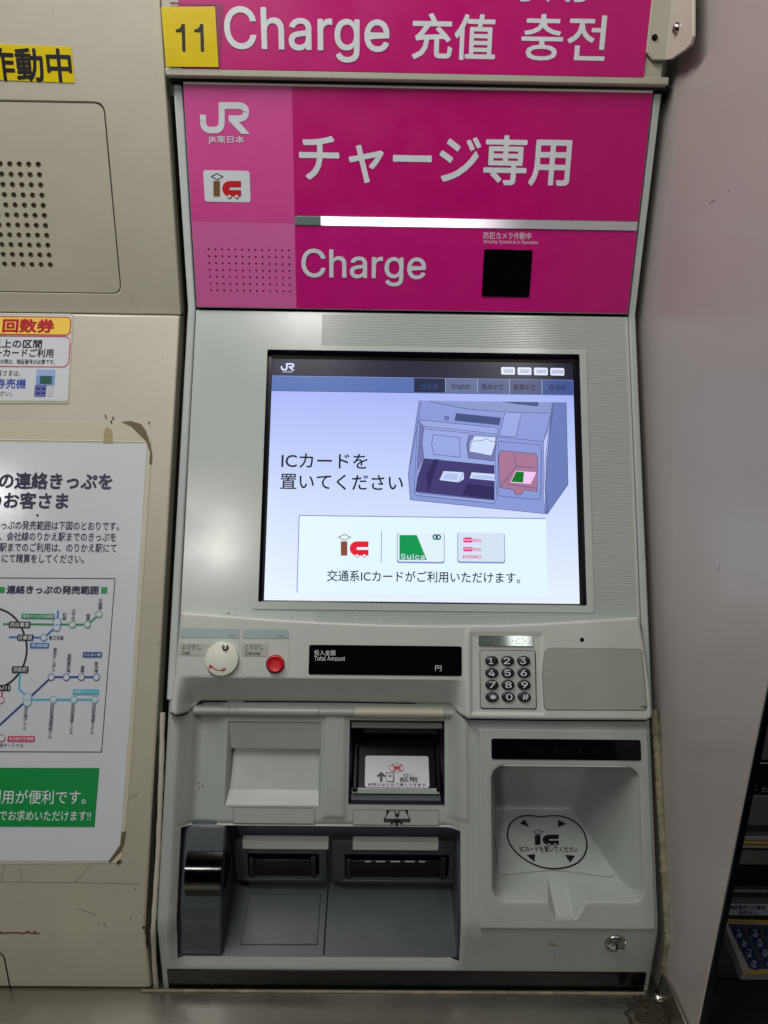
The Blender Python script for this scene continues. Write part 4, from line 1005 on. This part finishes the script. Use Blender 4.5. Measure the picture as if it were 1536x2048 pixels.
# ------------------------------------------------------------------ card reader module: one moulded panel
MN = .003
g0u, g1u = sof(959.5, 1660, MN)[0], sof(1304, 1660, MN)[0]; g1s, g0s = sof(1120, 1459, MN)[1], sof(1120, 1868, MN)[1]
g0s = max(g0s, .0018)
o0u, o1u = sof(984, 1668, MN)[0], sof(1284, 1668, MN)[0]; o1s, o0s = sof(1120, 1533, MN)[1], sof(1120, 1803, MN)[1]
fp0 = S.hit(1110, 1765, -.0254); fpt = S.hit(1110, 1622, -.0)   # floor front edge
def plane_n(y0, z0, slope):
    """height over the slope plane of a plane through (y0,z0) rising by slope (dz/dy), as a + b*s"""
    # point on slope frame: FOOT + V*s + N*n ; z = z0 + slope*(y-y0)
    Vy, Vz, Ny, Nz = S.V.y, S.V.z, S.N.y, S.N.z
    d = Nz-slope*Ny
    a = (z0+slope*(FOOT.y-y0)-FOOT.z)/d; b = (slope*Vy-Vz)/d
    return a, b
fa_, fb_ = plane_n(fp0.y, fp0.z, .20)
YBK = fp0.y+.079
def back_n(s): return (YBK-FOOT.y-S.V.y*s)/S.N.y           # vertical wall at y = YBK
nu0, nu1 = sof(1112, 1820, 0)[0], sof(1152, 1820, 0)[0]; ns0, ns1 = sof(1130, 1836, MN)[1], sof(1130, 1750, -.0254)[1]
nuc = (nu0+nu1)/2
def smax(a, b, k):
    h = max(k-abs(a-b), 0)/k; return max(a, b)+h*h*k*.25
def smin(a, b, k): return -smax(-a, -b, k)
def sd_rr(u, s, a, b, c, d, r):
    qx = abs(u-(a+b)/2)-(b-a)/2+r; qy = abs(s-(c+d)/2)-(d-c)/2+r
    return sqrt(max(qx, 0)**2+max(qy, 0)**2)+min(max(qx, qy), 0)-r
def mod_h(u, s):
    e = sd_rr(u, s, g0u, g1u, g0s, g1s, .003)
    base = MN
    if e > -.0015: base -= (.0015-sqrt(max(0, .0015**2-(.0015+e)**2)))
    d = -sd_rr(u, s, o0u, o1u, o0s, o1s, .012)
    if d > -.004:
        fl_ = fa_+fb_*s
        t = smax(-5*(u-o0u), -2.3*(o1u-u), .010)        # left steep, right leaning
        t = smax(t, -3.4*(s-o0s), .004)
        t = smax(t, back_n(s), .012)
        t = smax(t, fl_, .007)
        t = smax(t, -9*(o1s-s)+.004, .004)
        t = smax(t, -5*d, .004)
        h = smin(base, t, .0016) if d > 0 else base-.0006*max(0, 1+d/.004)**2
    else: h = base
    # finger groove in the front wall
    if s < ns1+.012 and nu0-.02 < u < nu1+.03:
        g = -.0012-.032*(s-ns0)/(ns1-ns0)
        g += 2.6*max(0, nu0-u)+1.9*max(0, u-nu1+.002)+3*max(0, ns0-s)
        h = smin(h, g, .0014)
    return h
V, Fc, idx = [], [], {}
GU = lines(g0u, g1u, .0007, [g0u+.0004, g0u+.0008, g0u+.0012, g1u-.0012, g1u-.0008, g1u-.0004])
GS = lines(g0s, g1s, .0007, [g0s+.0004, g0s+.0008, g0s+.0012, g1s-.0012, g1s-.0008, g1s-.0004])
for i, u in enumerate(GU):
    for j, s in enumerate(GS):
        idx[i, j] = len(V); V.append(LF.at(u, s, mod_h(u, s)))
for i in range(len(GU)-1):
    for j in range(len(GS)-1): Fc.append((idx[i, j], idx[i+1, j], idx[i+1, j+1], idx[i, j+1]))
bd_ = [idx[i, 0] for i in range(len(GU))]+[idx[len(GU)-1, j] for j in range(1, len(GS))]+[idx[i, len(GS)-1] for i in range(len(GU)-2, -1, -1)]+[idx[0, j] for j in range(len(GS)-2, 0, -1)]
b0_ = len(V)
for i in bd_: V.append(V[i]-S.N*.004)
for k in range(len(bd_)): Fc.append((bd_[k], b0_+k, b0_+(k+1) % len(bd_), bd_[(k+1) % len(bd_)]))
rdm = mesh('card_reader', V, Fc, greyt, cm, smooth=True, sharp=60)
dp = plate('reader_display', LF, rr(*[q for q in (sof(983, 1498, MN+.0008)[0], sof(1130, 1520, MN+.0008)[1], sof(1282, 1498, MN+.0008)[0], sof(1130, 1478.5, MN+.0008)[1])], .0018), MN-.001, MN+.0008, gloss, rdm, bevel=.0003)
bd = []
for x in (1061, 1065, 1069, 1075, 1083, 1086, 1110, 1114, 1122, 1127, 1150, 1157, 1162, 1188, 1193, 1200, 1206):
    for y in random.sample((1500.5, 1504, 1507.5), 2):
        u, s = sof(x, y, MN+.001); bd.append(([LF.at(u+.0005*cos(t), s+.0005*sin(t), MN+.0009) for t in [2*pi*k/6 for k in range(6)]], [tuple(range(6))]))
multi('braille_print', bd, mat('braille_dark', (34, 34, 38), .2), rdm, smooth='open')
# print on the reading surface
s_f = .20
RFN = Vector((0, -s_f, 1)).normalized()
RF = Frame(fp0+RFN*.0006, (1, 0, 0), (0, 1, s_f), RFN)
rq = lambda a, b: RF.uv(980+a/5.908, 1600+b/5.908, 0)
ringp = [(400, 190)]+bez((400, 190), (470, 180), (600, 202), 6)[1:]+bez((600, 202), (800, 170), (900, 210), 8)[1:]+bez((900, 210), (1130, 290), (1146, 530), 10)[1:]+bez((1146, 530), (1130, 800), (760, 814), 12)[1:]+bez((760, 814), (520, 810), (330, 640), 10)[1:]+bez((330, 640), (180, 500), (212, 360), 8)[1:]+bez((212, 360), (240, 220), (400, 190), 8)[1:-1]
ribbon('print_ring', RF, [rq(*p) for p in ringp], .0013, .0004, inkK, rdm, True)
for t3 in (((410, 232), (357, 280), (458, 318)), ((808, 236), (896, 286), (803, 322)), ((434, 652), (530, 642), (524, 732)), ((888, 650), (1004, 662), (944, 740))):
    flat('print_arrow', RF, [rq(*p) for p in t3], .0004, inkK, rdm)
RM = RF.turned(*(980+545/5.908, 1600+405/5.908), *(980+790/5.908, 1600+402/5.908))
ic_mark(RF, 980+508/5.908, 1600+352/5.908, 980+812/5.908, 1600+545/5.908, .0004, inkK, inkK, greyt, rdm)
text('ICカードを置いてください', RF, 1040, 1693, 1156, 1703.5, .0004, inkK, rdm, .012)
outl = [(30, 95), (92, 830), (110, 865), (155, 888), (700, 832), (850, 838), (1410, 912), (1455, 900), (1476, 860), (1180, 105)]
ribbon('sheet_edge', RF, [rq(*p) for p in outl], .0003, .0003, mat('sheet_edge_line', (70, 70, 66), .6), rdm)
# lock
lk = disc('lock', B, 1233.5, 1893, .0098, ((1, -.002), (1, .0008), (.93, .0016), (.86, .0012), (.78, .0002), (.66, .0004), (.62, .0028), (.50, .0034), (.0, .0034)), mat('lock_metal', (168, 168, 166), .28, metal=.9), cm, ry=.0088)
u, v = B.uv(1234, 1894, .0036)
plate('key_slot', B, rr(u-.0008, v-.003, u+.0008, v+.003, .0006), .003, .0037, blackm, lk)
# kick strip
ks0, ks1 = B.uv(800, 1981.5, .0012)[1], B.uv(800, 1943.5, .0012)[1]
plate('kick_strip', B, rr(B.uv(335.5, 1960, .0012)[0], ks0, B.uv(1290, 1966, .0012)[0], ks1, .0006), -.002, .0012, mat('dark_kick_glass', (9, 8, 8), .2, spec=.25), cm, bevel=.0003)

# ================================================================== STICKERS AND NOTICES ON THE LEFT CABINET
ys = thing('yellow_sticker', CH.hit(75, 128), 'yellow sticker with heavy black characters above the speaker holes of the left cabinet', 'sticker')
plate('sticker', CH, pp(CH, [(-120, 84), (143, 94), (149.5, 166), (-120, 156)]), .0, .0005, yellow, ys)
Y1 = CH.turned(0, 90, 143, 94)
text('作動中', Y1, -28, 95, 143, 163, .0007, inkK, ys, .05)
# round trip ticket notice
NT = .0008
nt_ = thing('ticket_notice', CS.hit(70, 716), 'small laminated notice with yellow title band and red frame on the beige cabinet', 'notice')
plate('laminate', CS, pp(CS, [(-120, 626), (147, 630), (138, 807), (-120, 807)]), .0, .0004, film, nt_)
plate('sheet', CS, pp(CS, [(-120, 628.5), (143.5, 631.5), (135, 802), (-120, 801)], NT), .0004, NT, paper, nt_)
n_ = NT+PR
N1 = CS.turned(0, 632, 143, 633.5, n_)
def rpt(fr, x0, y0, x1, y1, n, r): return rr(*box_uv(fr, x0, y0, x1, y1, n), r)
b1_ = rpt(N1, -60, 633.5, 141, 669, n_, .004); flat('title_band', N1, b1_, n_, yelo2, nt_); ribbon('title_frame', N1, b1_, .0009, n_+.0001, inkDR, nt_, True)
text('回数券', N1, 5, 637.5, 109, 665.5, n_+.0002, inkDR, nt_, .08)
b2_ = rpt(N1, -60, 672, 139, 733, n_, .006); ribbon('red_frame', N1, b2_, .0008, n_+.0001, inkP, nt_, True)
text('以上の区間', N1, -16, 679, 84, 696, n_, inkK, nt_, .04); text('ーカードご利用', N1, -11, 697, 107, 714, n_, inkK, nt_, .04)
text('用の際は、暗証番号が必要です。', N1, -8, 718.5, 110, 728, n_, inkK, nt_, .01)
text('客さまは、', N1, -6, 740, 41, 752, n_, inkK, nt_, .005); text('券売機', N1, -9, 757, 52, 777, n_, mat('blue_print', (40, 70, 170), .3), nt_, .03); text('ださい。', N1, -12, 782, 25, 792, n_, inkK, nt_)
lb = mat('pale_blue_print', (150, 170, 215), .3); mb = mat('mid_blue_print', (90, 100, 170), .3)
for (a, b, c, d, m) in ((73, 739, 110, 752, lb), (72, 752, 109, 770, mat('blue_print2', (120, 150, 210), .3)), (80, 752, 104, 768, mat('screen_print', (40, 90, 80), .3)), (69, 771, 92, 793, mb), (95, 771, 106, 792, mat('grey_print', (190, 194, 204), .3))):
    flat('machine_picture', N1, rpt(N1, a, b, c, d, n_, 0), n_+.0001*(1+(m.name == 'screen_print')), m, nt_)
for (a, b) in ((73, 776), (84, 776), (73, 785), (83, 785)): flat('machine_picture', N1, rpt(N1, a, b, a+7, b+3, n_, 0), n_+.0002, inkN, nt_)

# big notice with route map
po = thing('route_notice', CS.hit(120, 1300), 'large white laminated notice with a railway route map above a green block', 'notice')
plate('laminate', CS, pp(CS, [(-140, 843), (268, 843), (301, 872), (304, 900), (262, 1530), (247, 1700), (239, 1726), (-140, 1728)]), .0, .0004, film, po)
shp = [(-140, 884), (294, 888), (278, 1140), (262, 1400), (243, 1660), (240, 1692), (228, 1716), (220, 1722), (-140, 1722)]
plate('sheet', CS, pp(CS, shp, NT), .0004, NT, paper, po)
flat('tape_tear', CS, pp(CS, [(242, 843), (262, 842), (282, 848), (292, 862), (300, 885), (304, 910), (303, 928), (298, 927), (300, 905), (292, 882), (276, 866), (262, 852)], .0009), .0009, mat('torn_tape', (96, 84, 56), .6, dirt=.9, dcol=(40, 34, 22)), po)
flat('tape_tear', CS, pp(CS, [(252, 1662), (247, 1690), (243, 1702), (236, 1708), (222, 1724), (216, 1724), (231, 1703), (240, 1690), (243, 1665)], .0009), .0009, mat('torn_tape', (96, 84, 56), .6), po)
for x, y, r in ((211, 832, .0010), (226, 835, .0011), (222, 843, .0010), (75, 1030, .0012), (298, 845, .0008), (236, 1725, .0013), (240, 1722, .001)): blob('stain', CS, x, y, r, .0012, grime, po, k=9, rag=1.1, sx=.8, sy=1.3)
flat('tape_patch', CS, pp(CS, [(209, 858), (216, 854), (224, 862), (225, 886), (206, 886)], .0010), .0010, mat('brown_tape', (158, 146, 104), .3, var=.1, vscale=200), po)
N2 = CS.turned(0, 1041.5, 240, 1041.5+2.2, n_); n_ = NT+PR
def pt_(s, x0, y0, x1, y1, m=inkN, bold=.0): text(s, N2, x0, y0, x1, y1, n_+.0001, m, po, bold)
pt_('の連絡きっぷを', -2, 945, 225, 979, inkN, .07); pt_('のお客さま', -27, 984, 137, 1018, inkN, .07)
pt_('きっぷの発売範囲は下図のとおりです。', -12, 1042, 238, 1060, inkN, .02); pt_('、会社線のりかえ駅までのきっぷを', -1, 1064, 232, 1082, inkN, .02)
pt_('駅までのご利用は、のりかえ駅にて', -1, 1086, 233, 1104, inkN, .02); pt_('にて精算をしてください。', 4, 1108, 168, 1126, inkN, .02)
ml = n_; 
def mp(pts): return pp(N2, pts, ml)
ribbon('map_frame', N2, mp([(-140, 1155), (230, 1157), (203, 1504), (-140, 1503)]), .0007, ml, inkN, po)
flat('green_square', N2, rpt(N2, -4, 1174, 9.5, 1186, ml, 0), ml, inkG, po); flat('green_square', N2, rpt(N2, 202, 1174, 214.5, 1187, ml, 0), ml, inkG, po)
pt_('連絡きっぷの発売範囲', 13, 1171, 197, 1188, inkN, .07)
ribbon('route_line', N2, mp(bez((-10, 1216), (40, 1224), (51, 1280), 8)+bez((53, 1285), (58, 1335), (20, 1365), 8)+[(8, 1372), (-10, 1384)]), .0017, ml, inkK, po)
ribbon('route_line', N2, mp([(6, 1248), (175, 1249), (198, 1229)]), .0016, ml+.0001, inkG2, po)
ribbon('route_line', N2, mp([(18, 1274), (88, 1275), (114, 1252), (116, 1221)]), .0016, ml+.0001, inkB, po)
ribbon('route_line', N2, mp([(-5, 1454), (56, 1398), (103, 1354), (193, 1354)]), .0016, ml+.0001, inkNB, po)
ribbon('route_line', N2, mp([(40, 1345), (38, 1378), (52, 1391), (60, 1399), (190, 1399)]), .0016, ml+.00005, inkC, po)
ribbon('route_line', N2, mp([(4, 1380), (4, 1400)]), .0014, ml+.00005, inkP, po)
def station(x, y, m, ry=None):
    ov = oval(N2, x, y, .0029, ml, ry)
    flat('station', N2, ov, ml+.00022, paper, po); ribbon('station_ring', N2, ov, .0006, ml+.0003, m, po, True)
for x, y, m in ((145, 1249, inkG2), (175, 1249, inkG2), (198, 1228, inkG2), (88, 1275, inkB), (103, 1354, inkNB), (133, 1354, inkNB), (163, 1354, inkNB), (193, 1354, inkNB), (107, 1399, inkC), (148, 1399, inkC), (190, 1399, inkC), (2, 1400, inkP), (4, 1476, inkP)): station(x, y, m)
for x, y, m in ((114, 1249, inkB), (55, 1399, inkC)):
    p_ = rr(*box_uv(N2, x-7.5, y-13, x+7.5, y+13, ml), .003); flat('station', N2, p_, ml+.00022, paper, po); ribbon('station_ring', N2, p_, .0006, ml+.0003, m, po, True)
    ribbon('station_bar', N2, mp([(x-7.5, y+.5), (x+7.5, y+.5)]), .0006, ml+.0003, m, po)
for s, a, b, c, d, m in (('東京メトロ千代田線', 43, 1227.5, 109, 1237.5, inkG2), ('西日暮里', 18, 1243, 61, 1255.5, inkK), ('日暮里', 35, 1269, 67, 1281, inkK), ('浜松町', 24, 1332.5, 57, 1345.5, inkK), ('品川', -14, 1369.5, 21, 1381.5, inkK), ('京成線', 60, 1285.5, 98, 1296, inkB), ('りんかい線', 166, 1304, 204, 1314.5, inkNB), ('東京モノレール', 146, 1378.5, 198, 1389, inkC), ('京浜急行空港線', 15.5, 1472, 69.5, 1483, inkP)):
    flat('line_label', N2, rpt(N2, a, b, c, d, ml, .0006), ml+.00035, m, po); text(s, N2, a+2.5, b+2, c-2.5, d-2, ml+.0005, inkW, po, .02)
pt_('新三河島', 98, 1271, 127, 1280, inkN, .02); pt_('国内線ターミナル', -18, 1486, 47, 1494.5, inkN)
for s, x, y0, y1 in (('町屋', 129, 1226, 1240), ('北千住', 147, 1218, 1241), ('綾瀬', 176, 1227, 1241), ('北綾瀬', 200.5, 1197, 1219), ('東京テレポト', 108.5, 1295, 1344), ('国際展示場', 137.5, 1308, 1345), ('東雲', 165, 1331, 1345), ('新木場', 192.5, 1323, 1345), ('天王洲アイル', 50.5, 1414, 1460), ('羽田空港国際線ビル', 102, 1408, 1477), ('羽田空港第1ビル', 144, 1408, 1468), ('羽田空港第2ビル', 186, 1408, 1468)):
    vtext(s, N2, x-4, y0, x+4, y1, n_+.0001, inkN, po, .01)
flat('green_block', N2, pp(N2, [(-140, 1535), (199, 1536), (189, 1654), (-140, 1653)], ml), ml, inkG, po)
pt_('ご利用が便利です。', -46, 1580, 172, 1608, inkW, .01); pt_('でお求めいただけます!!', -1, 1621, 182, 1642, inkW, .012)

# ================================================================== NEXT MACHINE, BEYOND THE DIVIDER, SHADE PAINTED INTO ITS COLOURS
rm = thing('ticket_machine', (.45, .5, LEDGE), 'ticket machine half hidden beyond the divider, its colours darkened as shade, with blue keypad keys', 'ticket machine')
X0 = XP+.007; X1 = .72
dk = mat('charcoal_plastic', (34, 36, 40), .45, bump=.2, var=.1); dk2 = mat('mid_grey_cover', (80, 80, 76), .4, var=.1)
pf = [(S.at(0, S.uv(1500, 1330)[1], -.01).y, S.at(0, S.uv(1500, 1330)[1], -.01).z), (FOOT.y+.01, FOOT.z), (FOOT.y+.01, LEDGE+.001), (BACKY-.01, LEDGE+.001), (BACKY-.01, z(.3)), (.75, z(.3))]
xbox('body', X0, X1, pf, dk, rm, bevel=.002)
def bandp(name, x0, y0, y1, m, n=.002, dn=.01, bev=.001, mx=None):
    a, b = S.uv(1500, y1, n)[1], S.uv(1500, y0, n)[1]
    return plate(name, S, rr(X0+.001 if x0 is None else S.uv(x0, (y0+y1)/2, n)[0], a, X1-.002, b), -dn, n, m, rm, bevel=bev)
bandp('upper_panel', None, 1330, 1428, dk, -.004)
bandp('chrome_bar', None, 1430, 1444, mat('pale_bar', (130, 130, 126), .3), .004)
bandp('slot_cover', None, 1446, 1520, dk2, -.002)
bandp('instruction_panel', None, 1524, 1586, gloss, .0)
ir = S.turned(1490, 1578, 1536, 1580)
text('券・カード', S, 1490, 1573, 1566, 1585, .0004, inkGy, rm, .02)
ribbon('arrow', S, pp(S, [(1493, 1571), (1495, 1562), (1512, 1564)], .0004), .0022, .0004, inkGy, rm); ribbon('arrow', S, pp(S, [(1496, 1563), (1511, 1574)], .0004), .003, .0004, inkGy, rm)
bandp('lower_cover', None, 1590, 1652, dk2, -.002)
bandp('label_strip', None, 1672, 1682, mat('shaded_pale_strip', (118, 118, 116), .4), .004)
bandp('yellow_strip', None, 1682.5, 1690.5, mat('yellow_strip', (150, 112, 14), .3), .005)
bandp('label_strip', None, 1691, 1697, mat('shaded_pale_strip', (118, 118, 116), .4), .004)
bandp('shutter', None, 1700, 1730, dk2, -.004); bandp('recess', None, 1732, 1778, blackm, -.004); bandp('trim', None, 1780, 1786, dk2, .006)
lb_ = bandp('keypad_label', 1449, 1808, 1831, mat('grey_label', (118, 118, 126), .4), .006, bev=.0005)
text('暗証番号入力専用', S, 1459, 1810.5, 1530, 1819.5, .0066, inkN, rm, .03); text('数字キー', S, 1478, 1821.5, 1513, 1829.5, .0066, inkN, rm, .03)
k0 = S.hit(1446, 1842, .006)
KF = Frame(k0, (1, 0, 0), (0, 1, .35), (0, -.35, 1))
kk_ = pp(KF, [(1446, 1842), (1600, 1846), (1650, 1950), (1488, 1946)])
du = KF.uv(1446, 1842)[0]
kx0 = KF.uv(1446, 1842)[0]; kv1 = KF.uv(1446, 1842)[1]; kv0 = KF.uv(1520, 1948)[1]
kq = [(kx0, kv1), (kx0+.10, kv1), (kx0+.10, kv0), (KF.uv(1487, 1945)[0], kv0)]
kpr = plate('keypad_frame', KF, kq, -.012, 0, mat('shaded_pale_strip', (118, 118, 116), .4), rm, bevel=.0008)
k2 = pp(KF, [(1457, 1848), (1640, 1852), (1680, 1938), (1500, 1937)], .001)
plate('keypad_plate', KF, k2, 0, .001, dk, kpr)
ribbon('yellow_line', KF, pp(KF, [(1452, 1840), (1560, 1843)], .0005), .0016, .0005, mat('yellow_strip', (150, 112, 14), .3), kpr)
ribbon('yellow_line', KF, pp(KF, [(1490, 1944), (1600, 1947)], .0005), .0020, .0005, mat('yellow_strip', (150, 112, 14), .3), kpr)
bk_ = mat('shaded_blue_key', (9, 32, 74), .35)  # key blue darkened to carry the divider's shade
for y, xs, cs in ((1864.5, (1479, 1511, 1543), '123'), (1884, (1489, 1521, 1553), '456'), (1904.5, (1500, 1532, 1564), '789'), (1925, (1509, 1541, 1573), '*0#')):
    for x, ch in zip(xs, cs):
        disc('key', KF, x, y, .0046, ((1, .001), (1, .003), (.85, .0036), (0, .0036)), bk_, kpr, 20)
        if x < 1536: text(ch, KF, x-4, y-6, x+4, y+5, .0039, inkGy, kpr, .01, name='numeral')

CN_F = Frame(S.O, S.U, S.V, S.N); PB2 = Frame((XP, .5, LEDGE), (0, 1, 0), (0, 0, 1), (-1, 0, 0))
# small marks of wear and painted film glints, each on its own surface
FT = Frame(FOOT, B.U, B.V, B.N)
for ii_, (x, y, r, sx, sy) in enumerate(((1103, 1889, .0016, 2.2, .7), (1110, 1893, .0010, 1.6, .7), (1108, 1919, .0008, .8, 1.6), (1112, 1929, .0007, 1.4, .6), (1060, 1905, .0005, 1, 1))):
    blob('wear_mark', FT, x, y, r, .00012+ii_*.00002, mat('brown_wear', (140, 128, 98), .6), cm, k=12, rag=1, sx=sx, sy=sy)
for ii_, (x, y, r) in enumerate(((457, 1230, .0007), (470, 1234, .0006), (448, 1232, .0004), (585, 1238, .0005))):
    blob('wear_mark', CN_F, x, y-3, r, .0001+ii_*.00002, mat('grey_wear', (110, 108, 96), .6), cm, k=8, rag=1, sx=1.6)
ribbons('surface_scratch', PB2, [[PB2.uv(x, y) for x, y in l] for l in ([(1455, 383), (1458, 381), (1460, 381)], [(1419, 408), (1424, 403), (1430, 400)], [(1400, 1500), (1404, 1512)], [(1440, 1130), (1436, 1142)], [(1370, 1650), (1373, 1661)])], .0004, .0002, mat('scratch_dark', (90, 78, 72), .6), pt)
ribbon('film_edge_glint', CS, pp(CS, [(-60, 879), (120, 881), (214, 882.5), (290, 884)]), .0007, .00095, mat('film_glint', (226, 226, 220), .08), po)  # pale ribbon on the laminate ridge, its glint painted in the colour
ribbon('film_edge_glint', CS, pp(CS, [(299, 898), (285, 1085), (270, 1300), (257, 1480)]), .0004, .0006, mat('film_glint', (226, 226, 220), .08), po)  # painted glint down the laminate's right edge
ribbon('film_edge_glint', CS, pp(CS, [(-60, 627.5), (60, 627.8), (143, 629)]), .0005, .0009, mat('film_glint', (226, 226, 220), .08), nt_)  # painted glint along the small notice's top edge

set_texts()
